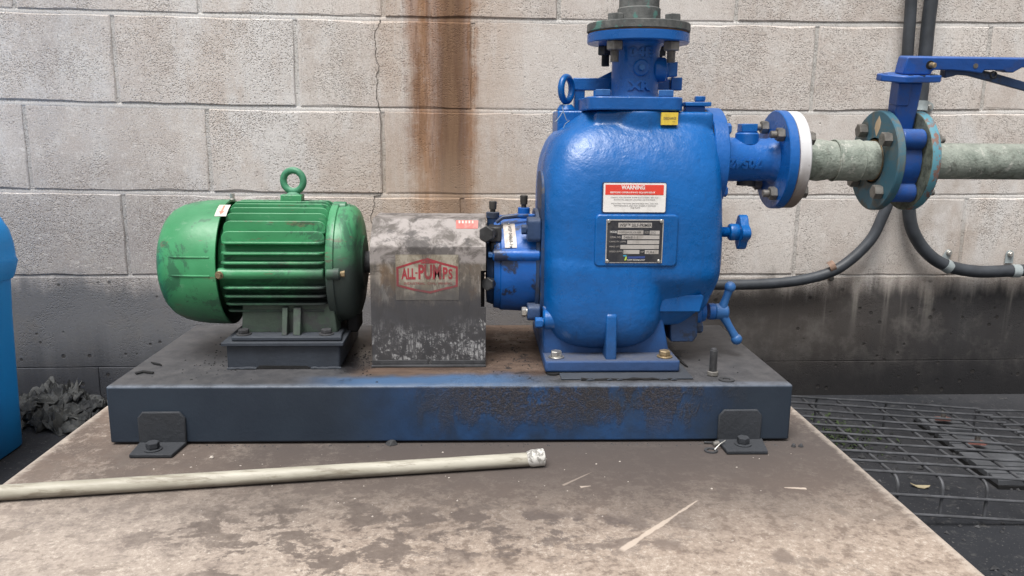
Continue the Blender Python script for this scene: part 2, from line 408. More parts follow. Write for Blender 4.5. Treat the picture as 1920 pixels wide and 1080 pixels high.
def guard_mat():
    n = NT('guard_steel')
    X, Y, Z = n.sep(0), n.sep(1), n.sep(2)
    a = n.noise(9, 6, .65); b = n.noise(34, 7, .72, None, (1, 1, 1), .5); f = n.noise(170, 5, .7); v = n.noise(60, 6, .7, (1, 1, .15))
    c = n.mix(n.rng(a, .3, .7), (.21, .18, .15), (.33, .30, .265))
    c = n.mix(n.rng(b, .44, .56, 0, .85), c, (.12, .10, .082))
    vs_ = n.noise(30, 6, .75, (1, 1, .22), (3, 3, 3))
    c = n.mix(n.rng(vs_, .50, .58, 0, .7), c, (.085, .078, .07))
    c = n.mix(n.mul(n.rng(vs_, .42, .36), .6), c, (.46, .44, .41))
    hi = n.rng(Z, .400, .408)
    ct = n.mix(n.rng(b, .42, .62), (.31, .285, .275), (.12, .108, .10))
    ct = n.mix(n.mul(n.rng(n.noise(15, 6, .7, None, (1, 7, 1), .4), .54, .60), .7), ct, (.07, .065, .065))
    c = n.mix(hi, c, ct)
    rust = n.mul(n.rng(n.noise(26, 6, .7, (1, 1, .5), (5, 1, 1)), .50, .60), n.rng(Z, .32, .36), n.rng(Z, .41, .39), .75)
    c = n.mix(rust, c, (.16, .10, .055))
    # black grime over the lower half
    zz = n.add(n.add(Z, n.mul(n.math('SUBTRACT', a, .5), .10)), n.mul(n.math('SUBTRACT', v, .5), .05))
    gm = n.rng(zz, .385, .330)
    gm2 = n.mul(n.rng(X, -.10, -.16), n.rng(zz, .400, .365), .8)
    gm = n.math('MAXIMUM', gm, gm2)
    c = n.mix(n.mul(gm, .95), c, n.mix(n.rng(b, .3, .7), (.040, .040, .044), (.062, .062, .068)))
    # scoured white near the bottom
    bot = n.rng(n.add(Z, n.mul(n.math('SUBTRACT', a, .5), .14)), .318, .262)
    sp = n.rng(n.add(n.mul(f, .45), n.mul(b, .55)), .485, .56)
    stx = n.rng(n.noise(300, 3, .7, (1, 1, .12)), .44, .56, .15, 1)
    c = n.mix(n.mul(bot, sp, stx, .80), c, (.42, .42, .42))
    spot = n.mul(n.rng(n.noise(22, 6, .7, (1, 1, .6), (0, 9, 0), .8), .60, .64), gm, .7)
    c = n.mix(spot, c, (.42, .42, .41))
    M['guard_steel'] = n.done(c, n.rng(b, .3, .7, .5, .75), .15, n.bump(n.add(f, b), .25, .0008), .4)
guard_mat()

def decal_mat(name, col, dirt, dirtcol=(.16, .14, .11), off=(0, 0, 0), lo=.48, hi=.6):
    n = NT(name)
    b = n.noise(40, 7, .7, (1, 1, .6), off, .4); f = n.noise(300, 4)
    c = n.mix(n.mul(n.rng(b, lo, hi), dirt), col, dirtcol)
    c = n.mix(n.mul(n.rng(f, .55, .7), dirt*.4), c, dirtcol)
    M[name] = n.done(c, .5, 0, n.bump(f, .1, .0004))
def stk_mat(nm, c0, c1, kk):
    n = NT(nm); X, Z = n.sep(0), n.sep(2)
    b_ = n.noise(34, 7, .72, None, (1, 1, 1), .5); a_ = n.noise(30, 6, .75, (1, 1, .3), (3, 3, 3)); e_ = n.noise(12, 5, .65, (1, 1, .5), (7, 0, 0))
    c = n.mix(n.rng(b_, .42, .58), c0, c1)
    c = n.mix(n.mul(n.rng(a_, .48, .60), .85*kk), c, (.085, .072, .060))
    zz = n.add(n.add(Z, n.mul(n.math('SUBTRACT', e_, .5), .10)), n.mul(n.math('SUBTRACT', a_, .5), .05))
    c = n.mix(n.mul(n.rng(zz, .375, .335), .92*kk), c, (.075, .072, .072))
    c = n.mix(n.mul(n.rng(X, -.115, -.150), n.rng(zz, .395, .365), .85*kk), c, (.060, .058, .062))
    M[nm] = n.done(c, .55, 0, n.bump(b_, .1, .0005))
stk_mat('sticker_cream', (.36, .33, .27), (.21, .18, .135), 1.0)
stk_mat('sticker_red', (.34, .030, .045), (.22, .035, .042), .62)
decal_mat('label_white', (.78, .77, .75), .12)
decal_mat('label_red', (.72, .055, .035), .1)
decal_mat('print_black', (.05, .05, .055), .1)
decal_mat('print_white', (.80, .80, .78), .1)
decal_mat('plate_black', (.020, .022, .030), .35, (.08, .08, .08))
decal_mat('plate_silver', (.42, .40, .38), .45, (.22, .20, .18))
decal_mat('label_yellow', (.70, .52, .06), .35, (.35, .2, .05))
decal_mat('logo_cyan', (.02, .35, .55), .1); decal_mat('logo_lime', (.45, .62, .08), .1); decal_mat('logo_navy', (.03, .06, .22), .1)
decal_mat('faded_red', (.55, .13, .11), .4, (.4, .3, .28))
decal_mat('arrow_red', (.75, .22, .16), .5, (.6, .5, .42))
decal_mat('sticker_white', (.62, .60, .54), .5, (.35, .32, .26))
decal_mat('tag_alloy', (.62, .58, .54), .5, (.30, .24, .20))

plain('bolt_steel', (.20, .19, .175), .5, .55, .35, .3, 200)
plain('bolt_zinc', (.50, .49, .46), .38, .8, .2, .2, 200)
plain('bolt_brassy', (.26, .20, .12), .5, .5, .3, .3, 200)
plain('bolt_black', (.035, .036, .038), .5, .2, .4, .3, 200)
plain('bare_tan', (.52, .40, .27), .7)
plain('dark_void', (.010, .010, .011), .9, 0, .3, .2)
plain('cap_rubber', (.035, .033, .03), .6, 0, .4, .3)
plain('sooty_iron', (.045, .046, .05), .7, .1, .35, .5, 160)
plain('wire_steel', (.075, .078, .086), .62, .2, .3, .3, 160)
plain('conduit_pvc', (.040, .046, .055), .5, 0, .25, .2, 90)
plain('clip_galv', (.36, .41, .42), .5, .1, .25, .3)
plain('clip_rusty', (.24, .16, .12), .7, .2, .4, .4)
plain('crack_dark', (.13, .115, .10), .95, 0, .2, .1)
plain('board_grey', (.085, .09, .10), .8, 0, .25, .4, 60)
plain('board_rust', (.20, .085, .07), .8, 0, .4, .4, 60)
plain('leaf_dry', (.33, .28, .18), .7)
plain('moss', (.05, .075, .03), .9, 0, .4, .5)
plain('gasket', (.10, .045, .025), .8, 0, .4, .3)
plain('gasket_amber', (.32, .16, .05), .7, 0, .4, .3)
plain('stone_chip', (.42, .38, .34), .9, 0, .3, .4)

def bin_mat():
    n = NT('bin_plastic')
    a = n.noise(5, 5, .6, (1, 1, .4)); f = n.noise(300, 3)
    c = n.mix(n.rng(a, .3, .7), (.003, .27, .80), (.005, .34, .90))
    c = n.mix(n.mul(n.rng(n.add(n.sep(2), n.mul(a, .1)), .16, -.03), .55), c, (.03, .10, .20))
    M['bin_plastic'] = n.done(c, .45, 0, n.bump(n.add(a, n.mul(f, .1)), .15, .002), .4)
bin_mat()
def tarp_mat():
    n = NT('tarp')
    a = n.noise(14, 6, .6)
    c = n.mix(n.rng(a, .40, .60), (.030, .032, .035), (.105, .108, .106))
    M['tarp'] = n.done(c, .75, 0, n.bump(n.noise(90, 5), .5, .002), .4)
tarp_mat()
def pipe_mat():
    n = NT('corroded_pipe')
    a = n.noise(14, 7, .7, None, (1, 0, 0), .8); b = n.noise(50, 6, .7); f = n.noise(240, 4)
    c = n.mix(n.rng(a, .35, .62), (.14, .17, .145), (.30, .335, .295))
    c = n.mix(n.rng(b, .52, .68, 0, .7), c, (.085, .09, .075))
    c = n.mix(n.mul(n.rng(n.up(), .2, 1), .35), c, (.38, .39, .35))
    c = n.mix(n.mul(n.rng(n.noise(60, 6, .75, (1, 1, .5), (4, 4, 4)), .56, .63), .6), c, (.52, .52, .48))
    M['corroded_pipe'] = n.done(c, .75, 0, n.bump(n.add(n.add(b, a), f), .8, .0022), .35)
    n = NT('weathered_steel')
    a = n.noise(30, 7, .7); f = n.noise(240, 4)
    c = n.mix(n.rng(a, .35, .65), (.075, .080, .080), (.155, .16, .155))
    c = n.mix(n.mul(n.rng(n.noise(26, 5, .7, None, (6, 0, 2)), .60, .66), .8), c, (.09, .24, .21))
    M['weathered_steel'] = n.done(c, .75, .1, n.bump(n.add(a, f), .5, .001), .4)
    n = NT('teal_flange')
    a = n.noise(16, 7, .7, None, (2, 3, 0), .8); b = n.noise(60, 5, .7)
    c = n.mix(n.rng(a, .40, .56), (.115, .13, .122), (.045, .135, .19))
    c = n.mix(n.rng(b, .58, .66, 0, .6), c, (.13, .12, .10))
    c = n.mix(n.mul(n.rng(n.noise(11, 5), .6, .66), .7), c, (.05, .20, .31))
    M['teal_flange'] = n.done(c, .55, .1, n.bump(b, .35, .001), .45)
    n = NT('teal_rim')
    b = n.noise(55, 6, .75, (1, 1, .6), (1, 1, 1))
    c = n.mix(n.rng(b, .42, .5), (.19, .11, .09), (.085, .25, .32))
    c = n.mix(n.rng(b, .60, .66), c, (.10, .12, .11))
    M['teal_rim'] = n.done(c, .6, 0, n.bump(b, .4, .001), .4)
    n = NT('moss_flange')
    b = n.noise(40, 6, .75)
    c = n.mix(n.rng(b, .35, .65), (.06, .07, .055), (.20, .225, .175))
    M['moss_flange'] = n.done(c, .8, 0, n.bump(b, .4, .001), .3)
    n = NT('white_flange')
    b = n.noise(22, 6, .7, (1, 1, .6)); 
    c = n.mix(n.rng(n.add(n.sep(2), n.mul(n.math('SUBTRACT', b, .5), .10)), .60, .50), (.60, .605, .625), (.20, .165, .14))
    c = n.mix(n.rng(n.noise(70, 5), .66, .72, 0, .6), c, (.15, .13, .12))
    M['white_flange'] = n.done(c, .5, 0, n.bump(b, .2, .0008), .4)
    n = NT('pvc_dirty')
    a = n.noise(24, 6, .7, (.15, 1, 1)); b = n.noise(80, 6, .75, (.12, 1, 1)); f = n.noise(300, 3)
    c = n.mix(n.rng(a, .35, .65), (.31, .29, .235), (.45, .43, .365))
    c = n.mix(n.rng(b, .50, .62, 0, .7), c, (.19, .165, .125))
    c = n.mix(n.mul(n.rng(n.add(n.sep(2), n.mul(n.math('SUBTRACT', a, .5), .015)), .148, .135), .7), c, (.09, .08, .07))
    M['pvc_dirty'] = n.done(c, .5, 0, n.bump(b, .15, .0006), .4)
    n = NT('pvc_socket')
    b = n.noise(60, 6, .75, None, (0, 3, 0), .6)
    c = n.mix(n.rng(b, .50, .58), (.58, .57, .54), (.22, .21, .195))
    M['pvc_socket'] = n.done(c, .55, 0, n.bump(b, .3, .0008), .4)
pipe_mat()

# ------------------------------------------------------------------ mesh helpers
class MB:
    def __init__(s): s.v = []; s.f = []
    def _add(s, vs, fs):
        o = len(s.v); s.v += [Vector(v) for v in vs]; s.f += [[i+o for i in f] for f in fs]; return s
    def box(s, x0, x1, y0, y1, z0, z1):
        return s._add([(x, y, z) for x in (x0, x1) for y in (y0, y1) for z in (z0, z1)],
            [(0, 1, 3, 2), (4, 6, 7, 5), (0, 4, 5, 1), (2, 3, 7, 6), (0, 2, 6, 4), (1, 5, 7, 3)])
    def prism(s, poly, o, ux, uy, ext):
        o, ux, uy, ext = map(Vector, (o, ux, uy, ext)); n = len(poly)
        a = [o+ux*p[0]+uy*p[1] for p in poly]
        if ux.cross(uy).dot(ext) < 0: a.reverse()
        ar = sum(poly[i][0]*poly[(i+1) % n][1]-poly[(i+1) % n][0]*poly[i][1] for i in range(n))
        if ar < 0: a.reverse()
        b = [p+ext for p in a]
        return s._add(a+b, [list(range(n-1, -1, -1)), list(range(n, 2*n))] + [(i, (i+1) % n, n+(i+1) % n, n+i) for i in range(n)])
    def rev(s, prof, o, ax, n=40, ref=None, cap=True):
        """prof: list of (t along axis, radius)"""
        o = Vector(o); ax = Vector(ax).normalized()
        e1 = Vector(ref) if ref else (Vector((0, 0, 1)) if abs(ax.z) < .9 else Vector((0, -1, 0)))
        e1 = (e1-ax*e1.dot(ax)).normalized(); e2 = ax.cross(e1)
        vs = []; fs = []
        for t, r in prof:
            for k in range(n):
                a = 2*PI*k/n; vs.append(o+ax*t+(e1*math.cos(a)+e2*math.sin(a))*r)
        for i in range(len(prof)-1):
            for k in range(n):
                k2 = (k+1) % n; fs.append((i*n+k, i*n+k2, (i+1)*n+k2, (i+1)*n+k))
        if cap:
            fs.append(list(range(n-1, -1, -1))); fs.append([(len(prof)-1)*n+k for k in range(n)])
        return s._add(vs, fs)
    def cyl(s, a, b, r, n=24, ref=None, c=0.0, r2=None):
        a, b = Vector(a), Vector(b); L = (b-a).length; r2 = r if r2 is None else r2
        pr = [(0, r), (L, r2)] if not c else [(0, r-c), (c, r), (L-c, r2), (L, r2-c)]
        return s.rev(pr, a, b-a, n, ref)
    def hex(s, a, b, af, ref=None):
        return s.cyl(a, b, af/math.sqrt(3), 6, ref, c=min(.0012, af*.06))
    def tube(s, pts, r, n=12, cap=True):
        pts = [Vector(p) for p in pts]; vs = []; fs = []
        d = (pts[1]-pts[0]).normalized(); e = Vector((0, 0, 1)) if abs(d.z) < .9 else Vector((1, 0, 0))
        e = (e-d*e.dot(d)).normalized()
        for i, p in enumerate(pts):
            d = ((pts[min(i+1, len(pts)-1)]-pts[max(i-1, 0)])).normalized()
            e = (e-d*e.dot(d)).normalized(); g = d.cross(e)
            rr = r[i] if isinstance(r, (list, tuple)) else r
            for k in range(n):
                a = 2*PI*k/n; vs.append(p+(e*math.cos(a)+g*math.sin(a))*rr)
        for i in range(len(pts)-1):
            for k in range(n):
                k2 = (k+1) % n; fs.append((i*n+k, i*n+k2, (i+1)*n+k2, (i+1)*n+k))
        if cap: fs.append(list(range(n-1, -1, -1))); fs.append([(len(pts)-1)*n+k for k in range(n)])
        return s._add(vs, fs)
    def torus(s, o, ax, R, r, n=36, k=12):
        o = Vector(o); ax = Vector(ax).normalized(); e1 = ax.orthogonal().normalized(); e2 = ax.cross(e1)
        vs = []; fs = []
        for i in range(n):
            a = 2*PI*i/n; d = e1*math.cos(a)+e2*math.sin(a)
            for j in range(k):
                b = 2*PI*j/k; vs.append(o+d*(R+r*math.cos(b))+ax*r*math.sin(b))
        for i in range(n):
            for j in range(k):
                i2, j2 = (i+1) % n, (j+1) % k; fs.append((i*k+j, i*k+j2, i2*k+j2, i2*k+j)[::-1])
        return s._add(vs, fs)
    def ball(s, o, r, n=16):
        return s.rev([(-r*math.cos(PI*i/n), max(r*math.sin(PI*i/n), 1e-5)) for i in range(n+1)], o, (0, 0, 1), n*2)
    def build(s, name, mat, parent=None, bev=0.0, seg=2, smooth=True, ang=35, dbl=True, fixn=True):
        me = D.meshes.new(name)
        bm = bmesh.new()
        vv = [bm.verts.new(v) for v in s.v]
        for f in s.f:
            try: bm.faces.new([vv[i] for i in f])
            except ValueError: pass
        if dbl: bmesh.ops.remove_doubles(bm, verts=bm.verts, dist=2e-5)
        if fixn: bmesh.ops.recalc_face_normals(bm, faces=bm.faces)
        bm.to_mesh(me); bm.free()
        if smooth:
            me.shade_smooth(); me.set_sharp_from_angle(angle=math.radians(ang))
        o = D.objects.new(name, me); scn.collection.objects.link(o)
        me.materials.append(M[mat] if isinstance(mat, str) else mat)
        if parent is not None: o.parent = parent
        if bev:
            b = o.modifiers.new('bevel', 'BEVEL'); b.width = bev; b.segments = seg; b.limit_method = 'ANGLE'
            b.angle_limit = math.radians(40); b.harden_normals = False
        return o

def thing(name, label, cat, loc=(0, 0, 0), rot=None, group=None):
    o = D.objects.new(name, None); scn.collection.objects.link(o); o.location = loc
    o.empty_display_size = .05
    if rot: o.rotation_euler = rot
    o['label'] = label; o['category'] = cat
    if group: o['group'] = group
    return o
def tag(o, label, cat, group=None):
    o['label'] = label; o['category'] = cat
    if group: o['group'] = group
    return o
def lab(o, l): o['label'] = l; return o
def struct(o): o['kind'] = 'structure'; return o
class Off:
    """thing placed at its base; parts given in world coordinates are shifted into its frame"""
def finish(root):
    # parts are built in world coordinates; move their vertices into the frame of their thing
    bpy.context.view_layer.update()
    inv = root.matrix_basis.inverted()
    seen = set()
    def go(o):
        for ch in o.children:
            if ch.type == 'MESH' and ch.data.name not in seen:
                seen.add(ch.data.name); ch.data.transform(inv)
            go(ch)
    go(root)

_txt = {}
def text(s, size, name='lettering', mat='print_black', parent=None, loc=(0, 0, 0), ext=.0002, sx=1.0, align='CENTER', rot=(PI/2, 0, 0), warp=None, bold=0.0, res=3):
    cu = D.curves.new('t', 'FONT'); cu.body = s; cu.size = size; cu.extrude = ext; cu.align_x = align; cu.align_y = 'CENTER'
    cu.resolution_u = res; cu.offset = bold
    o = D.objects.new('t', cu); scn.collection.objects.link(o)
    dg = bpy.context.evaluated_depsgraph_get(); dg.update()
    me = D.meshes.new_from_object(o.evaluated_get(dg))
    D.objects.remove(o); D.curves.remove(cu)
    me.name = name; me.materials.clear(); me.materials.append(M[mat])
    if warp:
        bm = bmesh.new(); bm.from_mesh(me)
        bmesh.ops.subdivide_edges(bm, edges=[e for e in bm.edges if e.calc_length() > size*.25], cuts=2, use_grid_fill=False)
        for v in bm.verts: v.co = warp(v.co.x*sx, v.co.y, v.co.z)
        bm.to_mesh(me); bm.free()
    else:
        from mathutils import Euler
        mm = Matrix.Translation(loc) @ Euler(rot).to_matrix().to_4x4() @ Matrix.Diagonal((sx, 1, 1, 1))
        me.transform(mm)
    ob = D.objects.new(name, me); scn.collection.objects.link(ob)
    if parent is not None: ob.parent = parent
    return ob

def rrect(w, h, r, n=5):
    out = []
    for cx, cy, a0 in ((w/2-r, h/2-r, 0), (-w/2+r, h/2-r, 90), (-w/2+r, -h/2+r, 180), (w/2-r, -h/2+r, 270)):
        for i in range(n+1):
            a = math.radians(a0+90*i/n); out.append((cx+r*math.cos(a), cy+r*math.sin(a)))
    return out
def catmull(P, n):
    out = []
    for i in range(len(P)-1):
        p0 = P[max(i-1, 0)]; p1 = P[i]; p2 = P[i+1]; p3 = P[min(i+2, len(P)-1)]
        for k in range(n):
            t = k/n
            out.append(tuple(.5*((2*b)+(-a+c)*t+(2*a-5*b+4*c-d)*t*t+(-a+3*b-3*c+d)*t**3) for a, b, c, d in zip(p0, p1, p2, p3)))
    out.append(tuple(P[-1])); return out

# ================================================================== SETTING
b = MB(); b._add([(-40, -40, G), (40, -40, G), (40, YW+.3, G), (-40, YW+.3, G)], [(0, 1, 2, 3)])
struct(b.build('ground', 'ground_dust', fixn=False))
PX0, PX1 = -.6565, .5765
b = MB(); b.box(PX0, PX1, -.6, YW-.004, G-.05, S)
struct(b.build('concrete_pad', 'pad_concrete', bev=.009, seg=3))

# ---- block wall
wall = thing('block_wall', 'weathered pale concrete block wall behind the pump, rust streaked and sooty along its foot', 'wall', (0, YW, G))
def quad(pts):
    P = [(pt(x, y, YW).x, pt(x, y, YW).z) for x, y in pts]
    if len(P) == 2: P = [P[0], ((P[0][0]+P[1][0])/2, (P[0][1]+P[1][1])/2), P[1]]
    def f(x):
        x = max(-1.3, min(1.5, x)); s = 0
        for i in range(3):
            t = P[i][1]
            for j in range(3):
                if j != i: t *= (x-P[j][0])/(P[i][0]-P[j][0])
            s += t
        return s
    return f
J = {0: quad([(40, 19), (1048, 40), (1857, 46)]), 1: quad([(44, 192), (720, 205.5), (1844, 210)]),
     2: quad([(60, 358), (720, 366), (1812, 368)]), 3: quad([(170, 519), (800, 519), (1799, 518)]), 4: quad([(130, 689), (1450, 678)])}
def zc(j, x):
    if j < 0: return J[0](x) + .2*(-j)
    if j > 4: return J[4](x) - .2*(j-4)
    return J[j](x)
known = {-1: [(375, 28), (719, 30), (1048, 38), (1380, 42)], 0: [(216, 110), (556, 115), (887, 125), (1208, 125), (1527, 130), (1850, 130)],
         1: [(52, 280), (392, 280), (719, 285), (1040, 285), (1362, 285), (1680, 285)], 2: [(237, 440), (551, 440), (867, 440), (1180, 440), (1494, 440), (1806, 440)]}
def joints(row):
    if row in known: xs = [pt(px, py, YW).x for px, py in known[row]]
    else: xs = [-.609+(.4*i if row % 2 else .4*i-.2)+random.uniform(-.004, .004) for i in range(0, 4)]
    while xs[0] > -3.2: xs.insert(0, xs[0]-.4)
    while xs[-1] < 3.6: xs.append(xs[-1]+.4)
    return xs
def block(x0, x1, row, name='block', g=.0046, IN=.0022, JI=.0013):
    yf = YW + random.uniform(-.0012, .0012)
    n1 = max(3, int((x1-x0)/.05)); jit = lambda s=JI: random.uniform(-s, s)
    tilt = random.uniform(-.0012, .0012)
    rim = []
    for i in range(n1+1):
        x = x0+g+(x1-x0-2*g)*i/n1; rim.append((x, zc(row+1, x)+g+jit()))
    for i in range(1, 4):
        x = x1-g; a, c = zc(row+1, x)+g, zc(row, x)-g; rim.append((x+jit(), a+(c-a)*i/4))
    for i in range(n1+1):
        x = x1-g-(x1-x0-2*g)*i/n1; rim.append((x, zc(row, x)-g+jit()))
    for i in range(1, 4):
        x = x0+g; a, c = zc(row, x)-g, zc(row+1, x)+g; rim.append((x+jit(), a+(c-a)*i/4))
    cx = sum(p[0] for p in rim)/len(rim); cz = sum(p[1] for p in rim)/len(rim); k = len(rim)
    vs = []
    for x, z in rim:
        ins = IN*(1+random.uniform(-.45, .8)+(random.random() < .07)*1.6)
        sx = x - math.copysign(min(ins, abs(x-cx)), x-cx) if min(abs(x-x0-g), abs(x-x1+g)) < .004 else x
        sz = z - math.copysign(ins, z-cz) if abs(z-cz) > .085 else z
        vs.append((sx, yf+tilt*(z-cz)/.1, sz))
    vs += [(x, YW+.0018, z) for x, z in rim] + [(x, YW+.045, z) for x, z in rim]
    fs = [list(range(k))]
    for q in (0, 1):
        for i in range(k):
            i2 = (i+1) % k; fs.append((q*k+i, (q+1)*k+i, (q+1)*k+i2, q*k+i2))
    m_ = MB(); m_._add(vs, fs)
    return m_.build(name, 'masonry', wall, smooth=False, dbl=False)
for row in range(-9, 3):
    xs = joints(row)
    for a, c in zip(xs, xs[1:]): block(a, c, row)
for row, xs in ((3, [-3.4, -.35, 0.3, 3.6]), (4, [-3.4, -.905, -.2, 3.6])):
    for a, c in zip(xs, xs[1:]): block(a, c, row, 'footing', .0009, .0006, .0004)
b = MB(); b.box(-3.4, 3.6, YW+.0026, YW+.19, G-.1, zc(-9, 0)); b.build('mortar', 'mortar', wall)
for j in range(-8, 4):
    n_ = 60; vs = []
    for i in range(n_+1):
        x = -3.3+6.8*i/n_; z = zc(j, x); d_ = .0006*mnoise.noise(Vector((x*9, j*3, 0)))
        vs += [(x, YW+.0016+d_, z-.0062), (x, YW+.0006+d_, z-.0015), (x, YW+.0030, z+.0050)]
    m_ = MB(); m_._add(vs, [(i*3+k, (i+1)*3+k, (i+1)*3+k+1, i*3+k+1) for i in range(n_) for k in range(2)]); m_.build('bed_joint', 'bed_mortar', wall, fixn=False)
# crack
b = MB()
def crack(pts, wd):
    P = []
    for (x, y), (x2, y2) in zip(pts, pts[1:]):
        for k in range(4):
            t = k/4; P.append((x+(x2-x)*t+random.uniform(-wd*4200, wd*4200), y+(y2-y)*t))
    P.append(pts[-1])
    Q = [pt(600+x/2.7, y/2.7, YW-.0016) for x, y in P]
    for a, c in zip(Q, Q[1:]):
        w_ = wd*random.uniform(.5, 1.3)/2
        b._add([(a.x-w_, a.y, a.z), (a.x+w_, a.y, a.z), (c.x+w_, c.y, c.z), (c.x-w_, c.y, c.z),
                (a.x-w_, a.y+.004, a.z), (a.x+w_, a.y+.004, a.z), (c.x+w_, c.y+.004, c.z), (c.x-w_, c.y+.004, c.z)],
               [(3, 2, 1, 0), (0, 1, 5, 4), (2, 3, 7, 6), (1, 2, 6, 5), (3, 0, 4, 7)])
crack([(305, 95), (300, 120), (275, 170), (283, 220), (280, 270), (290, 310), (298, 340), (288, 380), (290, 430), (285, 500), (300, 545), (303, 562)], .0012)
crack([(305, 575), (306, 700), (306, 850), (307, 980)], .0008)
crack([(300, 988), (272, 992), (275, 1040), (262, 1090), (268, 1200)], .0015)
b.build('crack', 'crack_dark', wall, smooth=False)
finish(wall)

# ================================================================== STEEL SKID
skid = thing('steel_skid', 'dark slate blue steel base frame with flaking blue paint, carrying motor and pump', 'skid', (-.03, 1.39, S))
rz = -.0084
def SK(u, v, z):   # frame coordinates on the skid (u right, v back)
    return Vector((-.5645+u*math.cos(rz)-v*math.sin(rz), 1.197+u*math.sin(rz)+v*math.cos(rz), z))
def skbox(m_, u0, u1, v0, v1, z0, z1):
    P = [SK(u, v, z) for u in (u0, u1) for v in (v0, v1) for z in (z0, z1)]
    m_._add(P, [(0, 1, 3, 2), (4, 6, 7, 5), (0, 4, 5, 1), (2, 3, 7, 6), (0, 2, 6, 4), (1, 5, 7, 3)])
b = MB(); skbox(b, 0, 1.066, 0, .396, S+.0035, T); b.build('deck', 'skid_paint', skid, bev=.003, seg=3)
# brackets welded to the front
def hexbolt(c, up=(0, 0, 1), af=.016, h=.009, mat='bolt_steel', parent=None, washer=True, name='bolt', ref=None, stud=0):
    c = Vector(c); up = Vector(up).normalized(); m_ = MB()
    if washer: m_.cyl(c, c+up*.002, af*.78, 24, c=.0004)
    a = c+up*(.0021 if washer else 0)
    m_.cyl(a, a+up*.0012, af*.52, 18); m_.hex(a+up*.0012, a+up*(.0012+h), af, ref)
    if stud: m_.cyl(a+up*h, a+up*(h+stud), af*.32, 14, c=.0008)
    return m_.build(name, mat, parent)
for (x0, x1, nm) in ((255, 345, 0), (1346, 1427, 1)):
    l, r_ = pt(x0, 775, 1.19).x, pt(x1, 775, 1.19).x
    zt = pt(300, 775, 1.187).z; yfr = 1.197+rz*(l+.56)
    m_ = MB()
    w_ = r_-l
    poly = [(0, 0), (w_, 0), (w_, zt-S-.010), (w_-.008, zt-S), (.008, zt-S), (0, zt-S-.010)]
    m_.prism(poly, (l, yfr-.0055, S+.0005), (1, 0, 0), (0, 0, 1), (0, .005, 0))
    br = m_.build('bracket', 'bracket_slate', skid, bev=.002)
    m_ = MB(); fx0 = ptz((242, 1362)[nm], (860, 852)[nm], S).x; fx1 = ptz((322, 1439)[nm], (860, 852)[nm], S).x
    fy = ptz((242, 1362)[nm], (860, 853)[nm], S).y
    m_.prism([(fx0, fy), (fx1, fy-(.001)), (max(fx1, r_) if nm == 0 else r_+.004, yfr-.001), (l, yfr-.001)], (0, 0, S+.0006), (1, 0, 0), (0, 1, 0), (0, 0, .006))
    m_.build('foot_plate', 'bracket_slate', br, bev=.0015)
    c = ptz((287, 1393)[nm], (843, 833)[nm], S+.0066)
    hexbolt((c.x, c.y, S+.0066), af=.017, h=.009, mat='bracket_slate', parent=br)
# motor pedestal
pl = ptz(427, 692, T); pr_ = ptz(638, 692, T)
ZP = pt(530, 641, 1.284).z
PF = 1.286
b = MB(); b.box(pl.x, pr_.x, PF, 1.50, T+.0005, ZP-.006)
ped = b.build('motor_pedestal', 'dusty_slate', skid, bev=.003)
b = MB(); b.box(pl.x-.006, pr_.x+.007, PF-.008, 1.51, ZP-.006, ZP); b.build('pedestal_plate', 'dusty_slate', ped, bev=.001)
b = MB(); q0, q1 = pt(480, 689, PF), pt(583, 689, PF)
b.prism([(q0.x, 0), (q1.x, 0), (q1.x-.006, .0045), (q0.x+.006, .0055)], (0, PF-.0012, T+.0008), (1, 0, 0), (0, 0, 1), (0, .004, 0))
b.build('weld_gap', 'dark_void', ped)
b = MB()
for px0, px1, py in ((426, 481, 690), (583, 640, 690)):
    a, c = pt(px0, py, PF-.001), pt(px1, py, PF-.001)
    n_ = 8; b.tube([(a.x+(c.x-a.x)*i/n_, PF-.001, T+.0015+random.uniform(-.0005, .0008)) for i in range(n_+1)], [.0022+random.uniform(-.0006, .0006) for _ in range(n_+1)], 8)
b.build('weld_bead', 'dusty_slate', ped)['kind'] = 'stuff'
# shim plate below pump foot
FY = 1.2475
b = MB(); a, c = ptz(1052, 712, T), ptz(1300, 712, T)
b.box(a.x, c.x, FY-.030, 1.50, T+.0005, T+.0028); b.build('shim_plate', 'dusty_slate', skid, bev=.0008)
b = MB()
a, c = ptz(1090, 714, T), ptz(1260, 713, T)
n_ = 14; b.tube([(a.x+(c.x-a.x)*i/n_, FY-.0315, T+.0012+random.uniform(-.0008, .0012)) for i in range(n_+1)], [.0020+random.uniform(-.0009, .0010) for _ in range(n_+1)], 8)
b.build('grout_gap', 'dark_void', skid)
b = MB()
for i in range(13):
    x = random.uniform(ptz(1058, 716, T).x, ptz(1300, 716, T).x)
    yy = random.uniform(FY-.036, FY-.026); b.tube([(x-.005, yy, T+.001), (x, yy, T+.0022), (x+random.uniform(.004, .009), yy+.001, T+.001)], [.0008, random.uniform(.0012, .002), .0008], 7)
b.build('weld_spatter', 'dusty_slate', skid)['kind'] = 'stuff'
finish(skid)

